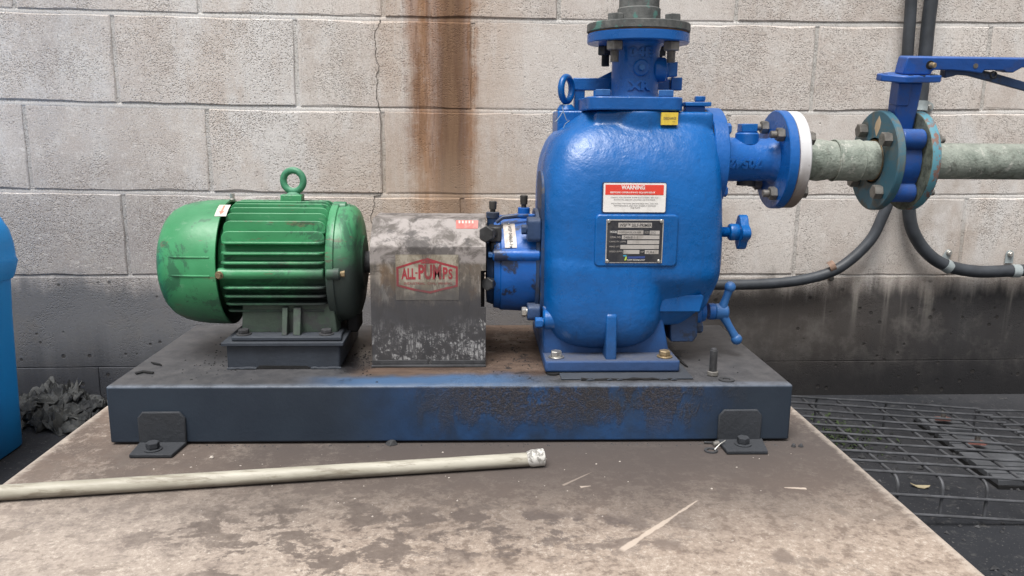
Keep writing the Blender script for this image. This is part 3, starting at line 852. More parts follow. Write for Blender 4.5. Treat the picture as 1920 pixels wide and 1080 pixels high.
# stud bolt standing on skid, loose washers, screws and chips
def stud(c, h, r, mat='bolt_steel'):
    pr = [(0, r)]; t = 0; p = .0019
    while t < h-.004:
        pr += [(t+p*.5, r*1.12), (t+p, r*.90)]; t += p
    pr += [(h-.001, r*.9), (h, r*.7)]
    m_ = MB(); m_.rev(pr, c, (.0, 0, 1), 20); return m_
c = ptz(1336, 704, T); c.z = T+.0005
st = thing('stud_bolt', 'upright threaded stud with nut on the right end of the skid deck', 'bolt', c)
zt = pt(1337, 654, c.y).z
stud(c+Vector((0, 0, .001)), zt-c.z, .0058).build('threaded_rod', 'sooty_iron', st, ang=20)
b = MB(); b.hex(c, c+Vector((0, 0, .0075)), .0165, (1, .2, 0)); b.build('nut', 'bolt_steel', st); finish(st)
def washer(px, py, z, ro, ri, label, mat, cat='washer', tiltv=(0, 0, 1)):
    c = ptz(px, py, z); c.z = z+.0012
    m_ = MB(); n_ = 32; m_.rev([(-.001, ro), (.001, ro), (.001, ri), (-.001, ri), (-.001, ro)], c, tiltv, n_, cap=False)
    o = m_.build('washer', mat, ang=30); me = o.data; me.transform(Matrix.Translation(-c)); o.location = c
    tag(o, label, cat)
washer(1362, 713, T, .0125, .0062, 'flat steel washer lying on the skid deck beside the upright stud', 'sooty_iron')
washer(1333, 846, S, .0105, .0062, 'loose dark ring washer lying on the concrete beside the right bracket', 'sooty_iron')
b = MB(); a = ptz(1320, 829, S+.003); 
b.tube([a, a+Vector((.018, -.003, .0))], .0016, 8); b.cyl(a+Vector((.017, -.0028, 0)), a+Vector((.0215, -.0035, 0)), .0042, 12)
tag(b.build('screw', 'sooty_iron'), 'small dark screw lying against the skid near the right bracket', 'screw')
b = MB(); a = ptz(1337, 833, S+.003); b.cyl(a, a+Vector((.010, .002, .001)), .0045, 12, c=.001)
tag(b.build('metal_stub', 'bolt_steel'), 'short shiny metal stub lying between skid and right bracket', 'scrap')
b = MB(); a, c = ptz(1340, 843, S+.002), pt(1360, 826, 1.165); b.tube([a, (a+c)/2+Vector((0, 0, .002)), c], .0009, 6)
tag(b.build('cotter_pin', 'bolt_zinc'), 'thin bright split pin leaning on the right bracket foot', 'pin')
def chip(px, py, z, r, label, mat, name='paint_flake', cat='flake', flat=.25, n=7):
    c = ptz(px, py, z); c.z = z+.0008; m_ = MB(); vs = []
    for k in range(n):
        a = 2*PI*k/n; q = r*random.uniform(.55, 1.1); vs.append(c+Vector((q*math.cos(a), q*math.sin(a)*.7, 0)))
    top = [c+(v-c)*.6+Vector((0, 0, r*flat*random.uniform(.6, 1.3))) for v in vs]
    m_._add(vs+top, [list(range(n-1, -1, -1)), list(range(n, 2*n))]+[(i, (i+1) % n, n+(i+1) % n, n+i) for i in range(n)])
    tag(m_.build(name, mat, smooth=False), label, cat)
chip(734, 834, S, .011, 'curled black paint flake on the concrete below the middle of the skid', 'sooty_iron', flat=.5)
chip(1487, 838, S, .0045, 'left of two black crumbs on concrete right of the skid', 'sooty_iron', 'crumb', 'crumb', .9)
chip(1501, 838, S, .0045, 'right of two black crumbs on concrete right of the skid', 'sooty_iron', 'crumb', 'crumb', .9)
chip(397, 859, S, .004, 'pale stone chip on concrete right of the left skid bracket', 'stone_chip', 'stone_chip', 'stone', .6)
chip(25, 935, S, .0045, 'pale stone chip just below the left end of the plastic pipe', 'stone_chip', 'stone_chip', 'stone', .6)
chip(285, 770, S, .003, 'tiny pale stone chip between skid and left bracket', 'stone_chip', 'stone_chip', 'stone', .6) if False else None
# loose rust and paint scabs on the deck
def scab(pts, z, label, mat='dark_void', h=.0022):
    P = [ptz(x, y, z) for x, y in pts]; o = P[0].copy(); o.z = z
    m_ = MB(); m_.prism([(p.x-o.x, p.y-o.y) for p in P], (o.x, o.y, z+.0006), (1, 0, 0), (0, 1, 0), (0, 0, h))
    tag(m_.build('paint_scab', mat, smooth=False), label, 'paint flake')
scab([(283, 681), (300, 684), (304, 687), (288, 684)], T, 'lifted dark paint scab on the left end of the skid deck')
scab([(253, 701), (268, 697), (289, 700), (286, 702), (268, 700), (256, 703)], T, 'curled paint scab nearest the left front corner of the deck')
scab([(1266, 668), (1272, 672), (1290, 690), (1284, 687), (1270, 676)], T, 'long black scab on the deck just right of the pump foot')

# ================================================================== ELECTRIC MOTOR
XA = -.3
ZA = pt(540, 491, YC).z           # axis height
mot = thing('electric_motor', 'green finned electric motor with lifting eye, bolted on the left pedestal', 'motor', (-.315, YC, ZP))
xL = pt(311, 490, YC-.02).x
def MX(px, y=YC): return pt(px, 490, y).x
Rc = .1075
cowl = MB()
x0 = xL+.001
prof = [(0, .001), (0, .060), (.003, .072), (.009, .083), (.018, .092), (.032, .0992), (.050, .1040), (.070, .1065), (.095, Rc), (MX(440)-x0, Rc), (MX(440)-x0+.0005, Rc-.003), (MX(440)-x0-.02, Rc-.004)]
cowl.rev([(0, .0)]+prof[1:] if False else prof, (x0, YC, ZA), (1, 0, 0), 72, cap=False)
fc = cowl.build('fan_cowl', 'cowl_green', mot, ang=50)
# pressed ridges on the cowl
b = MB()
for dz in (.024, -.006):
    yy = -math.sqrt(Rc**2-dz**2)
    b.tube([(x0+.034, YC+yy*.93, ZA+dz*.98), (x0+.045, YC+yy*.965, ZA+dz), (x0+.07, YC+yy*.988, ZA+dz), (MX(430), YC+yy*.996, ZA+dz)], [.0003, .0016, .002, .0018], 8)
b.build('pressed_ridge', 'cowl_green', fc)
# screws of the cowl
s1 = pt(406, 516, YC-Rc); hexbolt((s1.x+.004, YC-Rc*.99, s1.z), (0, -1, 0), af=.0085, h=.0045, mat='bolt_brassy', parent=fc, name='screw')
s2 = pt(436, 377, YC); hexbolt((s2.x, YC, ZA+Rc), (0, 0, 1), af=.007, h=.008, mat='bolt_zinc', parent=fc, name='screw')
# sticker with arrow, wrapped on the cowl
def wrapx(R, x_c, a_c, lift):
    # u along axis, v up round the circumference (angle from horizontal front, upwards)
    def f(u, v, wz):
        a = a_c+v/R
        return Vector((x_c+u, YC-(R+lift+wz)*math.cos(a), ZA+(R+lift+wz)*math.sin(a)))
    return f
a_s = math.asin((pt(425, 395, YC-.06).z-ZA)/Rc)
fw = wrapx(Rc, MX(425, YC-.05), a_s, .0006)
b = MB(); n_ = 8; vs = []; fs = []
for i in range(n_+1):
    v = -.017+.034*i/n_; vs += [fw(-.011, v, 0), fw(.008, v, 0)]
for i in range(n_): fs.append((2*i, 2*i+1, 2*i+3, 2*i+2))
b._add(vs, fs); b.build('sticker', 'sticker_white', fc, fixn=False)
b = MB(); vs = [fw(-.006, -.004, .0004), fw(-.002, -.013, .0004), (fw(.003, -.004, .0004)), fw(0, -.004, .0004), fw(0, .013, .0004), fw(-.003, .013, .0004), fw(-.003, -.004, .0004)]
b._add(vs, [(0, 1, 2), (6, 3, 4, 5)]); b.build('arrow', 'arrow_red', fc, fixn=False)
# dark gap behind cowl and stator core
xs0, xs1 = MX(436), MX(632)
b = MB(); b.rev([(0, .080), (.012, .084), (xs1-xs0, .084)], (xs0, YC, ZA), (1, 0, 0), 64); b.build('stator', 'motor_green', mot)
Rf = .1065
def fin_plate(y0, y1, z0, z1, outer):  # thin plate with rounded ends; outer direction 'y' or 'z'
    xa, xb = xs0+.010, xs1-.004; r = .012
    m_ = MB()
    if outer == 'y':
        pts = [(xa+.012, y1), (xb-.012, y1)]
        arc = [(xb-r+r*math.sin(t*PI/10), y0+r-r*math.cos(t*PI/10)) for t in range(6)]
        arc2 = [(xa+r-r*math.cos(t*PI/10), y0+r-r*math.sin(t*PI/10)) for t in range(6)]
        poly = [(xa, y1)]+arc2[:]+arc+[(xb, y1)]
        m_.prism(poly, (0, 0, z0), (1, 0, 0), (0, 1, 0), (0, 0, z1-z0))
    else:
        arc = [(xb-r+r*math.cos(t*PI/10), z1-r+r*math.sin(t*PI/10)) for t in range(6)]
        arc2 = [(xa+r-r*math.sin(t*PI/10), z1-r+r*math.cos(t*PI/10)) for t in range(6)]
        poly = [(xb, z0)]+arc+arc2+[(xa, z0)]
        m_.prism(poly, (0, y0, 0), (1, 0, 0), (0, 0, 1), (0, y1-y0, 0))
    return m_.build('fin', 'motor_green', mot, bev=.0009)
for sgn in (-1, 1):
    for py in (440, 457, 476, 493, 540, 557, 573, 588):
        z = pt(530, py, YC-.10).z - .0
        dz = z-ZA
        yo = math.sqrt(max(Rf**2-dz**2, .0001)) if abs(dz) > .02 else Rf
        yo = max(yo, .075)
        if sgn < 0: fin_plate(YC-yo, YC-.05, z-.0018, z+.0018, 'y')
        else:
            m_ = MB(); m_.box(xs0+.012, xs1-.006, YC+.05, YC+yo, z-.0018, z+.0018); m_.build('fin', 'motor_green', mot, bev=.0009)
for yy in (-.086, -.072, -.057, -.042, -.027, -.012, .012, .027, .042, .057, .072, .086):
    zt = ZA+math.sqrt((Rf+.001)**2-yy**2)
    fin_plate(YC+yy-.0018, YC+yy+.0018, ZA+.045, zt, 'z')
# side through bolt boss
zb = pt(530, 515, YC-Rf).z
b = MB(); b.cyl((xs0+.004, YC-.096, zb), (xs1-.005, YC-.096, zb), .0095, 20, c=.002); b.box(xs0+.006, xs1-.006, YC-.095, YC-.06, zb-.008, zb+.008)
b.build('tie_bar', 'motor_green', mot, bev=.001)
# end bell
x1 = xs1-.002
b = MB(); xe = MX(694, YC-.05)
b.rev([(0, .085), (0, .1035), (.002, .1055), (.012, .1055), (.0135, .1020), (.024, .1015), (.034, .0985), (.042, .090), (.046, .078), (.047, .050), (.052, .045), (.052, .02)], (x1, YC, ZA), (1, 0, 0), 64)
eb = b.build('end_bell', 'motor_green', mot, ang=45)
for py, rr, aa in ((515, .098, None),):
    b = MB(); b.cyl((x1+.001, YC-.099, zb), (x1+.024, YC-.099, zb), .0105, 20, c=.002); b.build('bolt_boss', 'motor_green', eb)
    hexbolt((x1+.024, YC-.099, zb), (1, 0, 0), af=.010, h=.006, mat='bolt_brassy', parent=eb, washer=False)
zu = pt(655, 386, YC-.01).z
b = MB(); b.cyl((x1+.001, YC-.012, zu-.003), (x1+.024, YC-.012, zu-.003), .0105, 20, c=.002); b.build('bolt_boss', 'motor_green', eb)
hexbolt((x1+.024, YC-.012, zu-.003), (1, 0, 0), af=.009, h=.005, mat='motor_green', parent=eb, washer=False)
b = MB(); b.cyl((x1+.03, YC, ZA), (x1+.085, YC, ZA), .019, 28, c=.002); b.build('shaft', 'sooty_iron', mot)
# oily conduit box shape under the bell
b = MB(); q = pt(668, 600, 1.38); b.box(q.x-.014, q.x+.006, 1.36, 1.42, ZP-.004, ZA-.07); b.build('drain_lug', 'dark_void', mot, bev=.004)
# feet
fz = ZP
fl, frr = pt(433, 630, PF).x, pt(640, 630, PF).x
ft = MB(); ft.prism([(fl, PF), (frr, PF), (frr-.004, PF+.035), (fl+.004, PF+.035)], (0, 0, fz+.0006), (1, 0, 0), (0, 1, 0), (0, 0, .0075))
ft.box(fl+.004, frr-.004, PF+.034, PF+.06, fz+.0006, fz+.007)
foot = ft.build('foot', 'dusty_slate', mot, bev=.002)
b = MB(); ul, ur = pt(452, 600, PF+.03).x, pt(630, 600, PF+.03).x
b.prism([(ul, 0), (ur+.002, 0), (ur-.004, ZA-.062-fz), (ul+.004, ZA-.062-fz)], (0, PF+.030, fz+.007), (1, 0, 0), (0, 0, 1), (0, .04, 0))
b.build('foot_web', 'foot_green', foot, bev=.002)
for px0, px1, mt in ((528, 538, 'foot_green'), (549, 563, 'foot_green')):
    a, c = pt(px0, 610, PF+.012).x, pt(px1, 610, PF+.012).x
    b = MB(); b.prism([(PF+.008, fz+.008), (PF+.032, fz+.008), (PF+.032, fz+.052), (PF+.022, fz+.052)], (a, 0, 0), (0, 1, 0), (0, 0, 1), (c-a, 0, 0))
    b.build('rib', mt, foot, bev=.001)
for px in (457, 612):
    c = pt(px, 622, PF+.016); hexbolt((c.x, PF+.016, fz+.0082), af=.016, h=.006, mat='sooty_iron', parent=foot)
b = MB(); b.prism([(fl, 1.47), (frr, 1.47), (frr, 1.505), (fl, 1.505)], (0, 0, fz+.0006), (1, 0, 0), (0, 1, 0), (0, 0, .0075)); b.box(ul, ur, 1.44, 1.485, fz+.008, ZA-.06)
b.build('foot', 'dusty_slate', mot, bev=.002)
# lifting eye
ec = pt(550, 339, YC); xa, xb = pt(526, 375, YC-.01).x, pt(566, 375, YC-.01).x
zb0 = ZA+.085; zb1 = pt(546, 364, YC).z
b = MB(); b.box(xa, xb, YC-.013, YC+.013, zb0, zb1); lug = b.build('lifting_lug', 'motor_green', mot, bev=.002)
b = MB(); b.cyl((ec.x, YC, zb1-.001), (ec.x, YC, zb1+.004), .0125, 24, c=.001, r2=.009); b.torus((ec.x, YC, ec.z), (0.18, 1, 0), .0178, .0058, 48, 14)
b.build('eye_bolt', 'eye_green', mot)
finish(mot)

# ================================================================== COUPLING GUARD
GY = 1.2975
gd = thing('coupling_guard', 'grimy folded steel coupling guard between green motor and blue pump', 'guard', (-.08, GY+.09, T))
gx0, gx1 = pt(696, 600, GY).x, pt(911, 600, GY).x
zk = pt(800, 464, GY).z
YT = GY+.052; ztp = pt(800, 410, YT).z
zb = T+.0005
th = .003
# front panel with notch on the right edge
nz0, nz1 = pt(906, 576, GY).z, pt(906, 508, GY).z; nx = pt(901.5, 540, GY).x
b = MB(); b.prism([(gx0, zb), (gx1, zb), (gx1, nz0), (nx, nz0), (nx, nz1), (gx1, nz1), (gx1, zk), (gx0, zk)], (0, GY, 0), (1, 0, 0), (0, 0, 1), (0, th, 0))
front = b.build('front_panel', 'guard_steel', gd, bev=.0006)
b = MB(); L = 2*(YC-GY)
prof = [(GY, zk+.0004), (YT, ztp), (GY+L-(YT-GY), ztp), (GY+L, zk), (GY+L, zb), (GY+L-th, zb), (GY+L-th, zk-.001), (GY+L-(YT-GY)-.001, ztp-th), (YT+.001, ztp-th), (GY+th, zk-.0005)]
b.prism(prof, (gx0, 0, 0), (0, 1, 0), (0, 0, 1), (gx1-gx0, 0, 0)); b.build('top_panel', 'guard_steel', gd, bev=.0012)
b = MB(); b.prism([(GY+.004, zb), (GY+L-.004, zb), (GY+L-.004, zk-.004), (GY+L-(YT-GY)-.003, ztp-.004), (YT+.003, ztp-.004), (GY+.004, zk-.004)], (gx0+.002, 0, 0), (0, 1, 0), (0, 0, 1), (.002, 0, 0))
b.build('end_panel', 'guard_steel', gd)
b = MB(); b.box(gx0-.001, gx1, GY-.008, GY-.0005, zb, zb+.0035); b.box(gx0, (gx0+gx1)/2-.002, GY-.002, GY-.0004, zb+.0038, zb+.011); b.box((gx0+gx1)/2+.004, gx1-.001, GY-.0022, GY-.0004, zb+.0038, zb+.0105)
b.build('bottom_flange', 'sooty_iron', gd, bev=.0006)
b = MB(); b.box(gx0+.01, gx1-.012, GY+.06, GY+.14, zb, zk-.02); b.build('coupling', 'dark_void', gd)
# sticker with the pump dealer's sign
c0, c1 = pt(741, 477, GY), pt(860, 562, GY)
cxs, czs = (c0.x+c1.x)/2, (c0.z+c1.z)/2
b = MB(); b.box(c0.x, c1.x, GY-.0004, GY-.00005, c1.z, c0.z); stk = b.build('sticker', 'guard_sticker' if 'guard_sticker' in M else 'sticker_cream', gd)
def ZP2(px, py): q = pt(px, py, GY); return (q.x, q.z)
def line(pts, wd, mat, y=GY-.0006, name='outline', par=stk):
    m_ = MB()
    for qi, (a, c) in enumerate(zip(pts, pts[1:])):
        y = y-.00002
        a, c = Vector(a), Vector(c); d = (c-a).normalized(); nn = Vector((-d.y, d.x))*wd/2; a2, c2 = a-d*wd*.4, c+d*wd*.4
        m_._add([(p.x, y, p.y) for p in (a2-nn, c2-nn, c2+nn, a2+nn)], [(0, 1, 2, 3)])
    return m_.build(name, mat, par, fixn=False, dbl=False)
sx_ = lambda u: 720+u/9.8167; sy_ = lambda v: 460+v/9.8167
hexl = [ZP2(sx_(u), sy_(v)) for u, v in ((250, 560), (245, 415), (480, 340), (800, 250), (1050, 330), (1340, 405), (1340, 745), (1050, 815), (850, 865), (560, 815), (250, 735), (250, 560))]
line(hexl, .0036, 'sticker_red')
line([ZP2(sx_(690), sy_(322)), ZP2(sx_(800), sy_(290)), ZP2(sx_(945), sy_(322)), ZP2(sx_(690), sy_(322))], .0020, 'sticker_red', GY-.0007)
def tgy(s, u0, u1, v0, v1, mat='sticker_red', bold=.0):
    a, c = ZP2(sx_(u0), sy_(v1)), ZP2(sx_(u1), sy_(v0)); H = (c[1]-a[1])
    o = text(s, 1.0, 'lettering', mat, stk, (0, 0, 0), ext=0, align='LEFT', rot=(0, 0, 0), bold=bold)
    xs = [v.co.x for v in o.data.vertices]; ys = [v.co.y for v in o.data.vertices]
    for v in o.data.vertices:
        v.co = Vector((a[0]+(v.co.x-min(xs))/(max(xs)-min(xs))*(c[0]-a[0]), GY-.0008, a[1]+(v.co.y-min(ys))/(max(ys)-min(ys))*H))
    return o
tgy('ALL', 320, 580, 420, 625, bold=.035); tgy('-', 575, 618, 495, 520); tgy('PUM', 635, 1052, 352, 628, bold=.035); tgy('P', 1085, 1172, 400, 622, bold=.035); tgy('S', 1185, 1262, 430, 622, bold=.035)
tgy('INDUSTRIAL  CIVIL  MINING', 370, 1250, 680, 722)
# faint clear border
line([(c0.x, c0.z), (c1.x, c0.z), (c1.x, c1.z), (c0.x, c1.z), (c0.x, c0.z)], .0003, 'sticker_red' if False else 'bolt_steel', GY-.0007, 'border')
# red sticker on the sloping top
nrm = Vector((0, -(ztp-zk), (YT-GY))).normalized()
def slope(px, py):
    d = Fv+Rv*((px-960)/FOC)-Uv*((py-540)/FOC); o = Vector((0, 0, HC)); p0 = Vector((0, GY, zk))
    t = (p0-o).dot(nrm)/d.dot(nrm); return o+d*t+nrm*.0006
b = MB(); b._add([slope(*p) for p in ((855, 413.5), (897, 413.5), (896, 429), (855, 429))], [(3, 2, 1, 0)]); rs = b.build('sticker', 'faded_red', gd, fixn=False)
for i in range(5):
    x = 860+i*6.2; b = MB(); b._add([slope(*p)+nrm*.0004 for p in ((x, 414.5), (x+3, 414.5), (x+3, 419.5), (x, 419.5))], [(3, 2, 1, 0)]); b.build('print_mark', 'sticker_white', rs, fixn=False)
finish(gd)

# ================================================================== PUMP
pump = thing('self_priming_pump', 'bright blue cast iron self priming pump with warning label on its front', 'pump', (.26, YC, T+.007))
def superell(xl, xr, yf, yb, n, z, K=56, skew=0):
    cx, cy, a, c = (xl+xr)/2, (yf+yb)/2, (xr-xl)/2, (yb-yf)/2; out = []
    for k in range(K):
        t = 2*PI*k/K; ct, s_ = math.cos(t), math.sin(t)
        out.append(Vector((cx+a*math.copysign(abs(ct)**(2/n), ct), cy+c*math.copysign(abs(s_)**(2/n), s_), z)))
    return out
def loft(rows, K=56):
    m_ = MB(); vs = []; fs = []
    for r_ in rows: vs += superell(*r_, K=K)
    R_ = len(rows)
    for i in range(R_-1):
        for k in range(K):
            k2 = (k+1) % K; fs.append((i*K+k, i*K+k2, (i+1)*K+k2, (i+1)*K+k))
    fs.append(list(range(K-1, -1, -1))); fs.append([(R_-1)*K+k for k in range(K)])
    m_._add(vs, fs); return m_
tabA = [  # py, xl, xr, yf, yb, n     (front face)
    (207, 1102, 1341, 1.352, 1.49, 4.8), (218, 1086, 1344, 1.335, 1.50, 4.8), (235, 1066, 1347, 1.318, 1.505, 4.7), (258, 1040, 1356, 1.301, 1.51, 4.5), (290, 1026, 1360, 1.285, 1.515, 4.5),
    (330, 1019, 1362, 1.273, 1.52, 4.8), (390, 1017, 1362, 1.266, 1.525, 5.4), (450, 1017, 1361, 1.264, 1.525, 5.8), (490, 1017, 1359, 1.264, 1.525, 5.8), (525, 1018, 1356, 1.265, 1.52, 5.4)]
def rows_from(tab, k=4, yref=None):
    R_ = []
    for py, xl, xr, yf, yb, n_ in catmull(tab, k):
        z = pt(1180, py, yf).z; a = pt(xl, py, yf+.03).x; c = pt(xr, py, yf+.03).x
        R_.append((a, c, yf, yb, n_, z))
    return R_
tabF = [(470, 1020, 1300, 1.268, 1.49, 5.0), (505, 1018, 1268, 1.262, 1.49, 5.0), (540, 1018, 1254, 1.262, 1.49, 4.8), (580, 1018, 1247, 1.262, 1.49, 4.6), (605, 1020, 1244, 1.263, 1.485, 4.4), (625, 1024, 1238, 1.266, 1.48, 4.0),
        (640, 1034, 1226, 1.272, 1.47, 3.8), (649, 1050, 1208, 1.282, 1.45, 3.6), (654, 1078, 1180, 1.30, 1.43, 3.4)]
tabB = [(440, 1100, 1356, 1.275, 1.525, 4.0), (500, 1100, 1356, 1.280, 1.52, 4.0), (540, 1100, 1349, 1.286, 1.52, 3.6), (575, 1100, 1337, 1.290, 1.52, 3.4), (605, 1105, 1321, 1.294, 1.515, 3.2), (635, 1120, 1299, 1.30, 1.50, 3.0), (648, 1140, 1279, 1.31, 1.48, 2.6)]
# one casting: three lofts fused by voxel remesh into one smooth body
def castbody():
    m_ = MB()
    objs = []
    for tab, stop in ((tabA, None), (tabF, None)):
        objs.append(loft(rows_from(tab)).build('t', 'pump_blue', None))
    objs.append(loft(rows_from(tabA[6:]+[(560, 1019, 1348, 1.284, 1.52, 3.6), (590, 1030, 1332, 1.292, 1.515, 3.4), (612, 1050, 1310, 1.30, 1.505, 3.0)])).build('t', 'pump_blue', None))
    # discharge neck boss poking through the shoulders
    nk = MB(); zt_ = pt(1190, 208, 1.312).z; xc = .2735
    nk.rev([(0, .060), (.01, .074), (.03, .0795), (.05, .0815), (.10, .0825)], (xc, YC-.002, zt_-.0985), (0, 0, 1), 48); objs.append(nk.build('t', 'pump_blue', None))
    # squared shoulder block below the flange, right part
    sb = MB(); a, c = pt(1112, 215, 1.33).x, pt(1337, 215, 1.33).x; sb.box(a+.004, c, 1.322, 1.49, pt(1200, 236, 1.322).z, zt_); objs.append(sb.build('t', 'pump_blue', None))
    # rib, corner lug
    bm = bmesh.new()
    for o in objs: bm.from_mesh(o.data); 
    me = D.meshes.new('casing'); bm.to_mesh(me); bm.free()
    for o in objs: D.objects.remove(o)
    o = D.objects.new('casing', me); scn.collection.objects.link(o)
    rm = o.modifiers.new('r', 'REMESH'); rm.mode = 'VOXEL'; rm.voxel_size = .0028
    sm = o.modifiers.new('s', 'SMOOTH'); sm.factor = .6; sm.iterations = 9
    dg = bpy.context.evaluated_depsgraph_get(); dg.update()
    me2 = D.meshes.new_from_object(o.evaluated_get(dg)); me2.name = 'casing'
    o.modifiers.clear(); o.data = me2; me2.materials.clear(); me2.materials.append(M['pump_blue']); me2.shade_smooth()
    o.parent = pump; return o
cas = castbody()
# back cover plate seam at the drive side
def yz_plate(xa, xb, yf, yb, z0, z1, n_=3.4, K=56):
    vs = []
    cy, cz, a, c = (yf+yb)/2, (z0+z1)/2, (yb-yf)/2, (z1-z0)/2
    for x in (xa, xb):
        for k in range(K):
            t = 2*PI*k/K; ct, s_ = math.cos(t), math.sin(t)
            vs.append((x, cy+a*math.copysign(abs(ct)**(2/n_), ct), cz+c*math.copysign(abs(s_)**(2/n_), s_)))
    m_ = MB(); m_._add(vs, [list(range(K)), list(range(2*K-1, K-1, -1))]+[(k, (k+1) % K, K+(k+1) % K, K+k) for k in range(K)]); return m_
xpl = pt(1027, 450, 1.30).x
yz_plate(xpl-.0105, xpl+.004, 1.302, 1.42, pt(1020, 618, 1.30).z, pt(1030, 322, 1.31).z, 3.4).build('suction_cover', 'seam_grey', pump, bev=.0015)
yz_plate(xpl-.018, xpl-.0108, 1.308, 1.44, pt(1020, 600, 1.30).z, pt(1030, 395, 1.34).z, 3.0).build('adapter_plate', 'sooty_blue', pump, bev=.0015)
# foot
FZ0, FZ1 = T+.0085, None
fxl, fxr = pt(1022, 690, FY).x, pt(1275, 690, FY).x
zf1 = pt(1150, 676, FY).z
b = MB(); b.box(fxl, fxr, FY, 1.535, T+.0034, zf1)
foot = b.build('foot', 'foot_blue', pump, bev=.004, seg=3)
b = MB()
a, c = pt(1017, 640, FY+.05).x, pt(1262, 650, FY+.05).x; a2, c2 = pt(1018, 590, FY+.05).x, pt(1243, 590, FY+.05).x
b.prism([(fxl+.001, zf1-.004), (fxr-.006, zf1-.004), (c2, pt(1240, 596, FY+.05).z), (a2, pt(1020, 575, FY+.05).z)], (0, FY+.048, 0), (1, 0, 0), (0, 0, 1), (0, .14, 0))
b.build('saddle', 'foot_blue', foot, bev=.004, seg=3)
rx0, rx1 = pt(1135, 650, 1.262).x, pt(1155, 650, 1.262).x
ztr = pt(1145, 588, 1.262).z
b = MB(); b.prism([(FY+.006, zf1-.003), (FY+.05, zf1-.003), (FY+.05, ztr), (1.2635, ztr), (1.2595, ztr-.004), (1.2565, ztr-.045), (FY+.006, zf1+.006)], (rx0, 0, 0), (0, 1, 0), (0, 0, 1), (rx1-rx0, 0, 0))
b.build('rib', 'pump_blue', foot, bev=.003, seg=3)
for px, py, mt in ((1043, 666, 'bolt_zinc'), (1246, 667, 'bolt_brassy')):
    hexbolt((pt(px, py, FY+.020).x, FY+.020, zf1+.0004), af=.0165, h=.0075, mat=mt, parent=foot)
b = MB(); q = ptz(1040, 706, T+.004); b.cyl((q.x, FY+.004, T+.0002), (q.x, FY+.004, T+.0032), .011, 18); b.build('levelling_nut', 'dark_void', foot)
# drive side lug and bolt at lower left
q = pt(1030, 602, 1.285)
b = MB(); b.cyl((q.x-.010, 1.296, q.z), (q.x+.016, 1.296, q.z), .0165, 28, c=.003); b.build('flange_lug', 'pump_blue', pump)
q = pt(1009, 605, 1.285); hexbolt((q.x+.008, 1.285, q.z), (-1, 0, 0), af=.016, h=.012, mat='pump_blue', parent=pump, washer=False)
# raised name pad
zA, zB = pt(1190, 402, 1.262).z, pt(1190, 500, 1.262).z
xA, xB = pt(1115, 450, 1.262).x, pt(1271, 450, 1.262).x
b = MB(); b.prism([(x+(xA+xB)/2, z+(zA+zB)/2) for x, z in rrect(xB-xA, zA-zB, .008)], (0, 1.2605, 0), (1, 0, 0), (0, 0, 1), (0, .02, 0))
b.build('name_pad', 'pump_blue', cas, bev=.003, seg=3)
PYF = 1.2600
def rectp(x0, z0, x1, z1, y, mat, name, par, th=.0008, r=0):
    m_ = MB(); cx, cz = (x0+x1)/2, (z0+z1)/2
    poly = rrect(abs(x1-x0), abs(z1-z0), r) if r else [(-abs(x1-x0)/2, -abs(z1-z0)/2), (abs(x1-x0)/2, -abs(z1-z0)/2), (abs(x1-x0)/2, abs(z1-z0)/2), (-abs(x1-x0)/2, abs(z1-z0)/2)]
    m_.prism([(cx+p[0], cz+p[1]) for p in poly], (0, y, 0), (1, 0, 0), (0, 0, 1), (0, th, 0))
    return m_.build(name, mat, par, smooth=False)
def Pz(px, py, y=PYF): q = pt(px, py, y); return q.x, q.z
# nameplate (crop scale 6, offset 1110,330)
nx_ = lambda u, v: Pz(1110+u/6, 330+v/6)
x0, z0 = nx_(163, 488); x1, z1 = nx_(785, 978)
plate = rectp(x0, z0, x1, z1, PYF-.0010, 'plate_silver', 'nameplate', pump, .0011, .001)
rectp(x0+.0016, z0-.0016, x1-.0016, z1+.0016, PYF-.0014, 'plate_black', 'plate_face', plate, .0004)
def bar(u0, v0, u1, v1):
    a = nx_(u0, v0); c = nx_(u1, v1); rectp(a[0], a[1], c[0], c[1], PYF-.0017, 'plate_silver', 'entry_field', plate, .0003)
for f_ in ((296, 524, 670, 580), (287, 610, 575, 655), (648, 614, 757, 657), (335, 666, 755, 710), (395, 722, 752, 765), (318, 774, 748, 820), (352, 830, 530, 875), (592, 832, 745, 876)): bar(*f_)
def fit_text(s, a, c, y, mat, par, bold=0):
    o = text(s, 1.0, 'lettering', mat, par, ext=0, align='LEFT', rot=(0, 0, 0), bold=bold)
    xs = [v.co.x for v in o.data.vertices]; ys = [v.co.y for v in o.data.vertices]
    mx, my = min(xs), min(ys); wx, wy = max(xs)-mx, max(ys)-my
    for v in o.data.vertices:
        v.co = Vector((a[0]+(v.co.x-mx)/wx*(c[0]-a[0]), y, c[1]+(v.co.y-my)/wy*(a[1]-c[1])))
    return o
def nt_(s, u0, v0, u1, v1, mat='print_black', bold=0): fit_text(s, nx_(u0, v0), nx_(u1, v1), PYF-.00185, mat, plate, bold)
nt_('WSP\u2122 SELF-PRIMER', 310, 532, 668, 572, bold=.02); nt_('WSPP-20A2BLXX-ABR', 298, 620, 550, 644); nt_('2X2', 655, 622, 712, 650); nt_('04868-1-1', 355, 674, 512, 704); nt_('PUR4', 612, 842, 694, 870)
gm = 'plate_silver'
nt_('MODEL', 203, 615, 283, 640, 'print_white'); nt_('SIZE', 590, 620, 634, 645, gm); nt_('SERIAL NO', 200, 675, 322, 697, gm); nt_('CAPACITY (GPM)', 193, 728, 378, 750, gm)
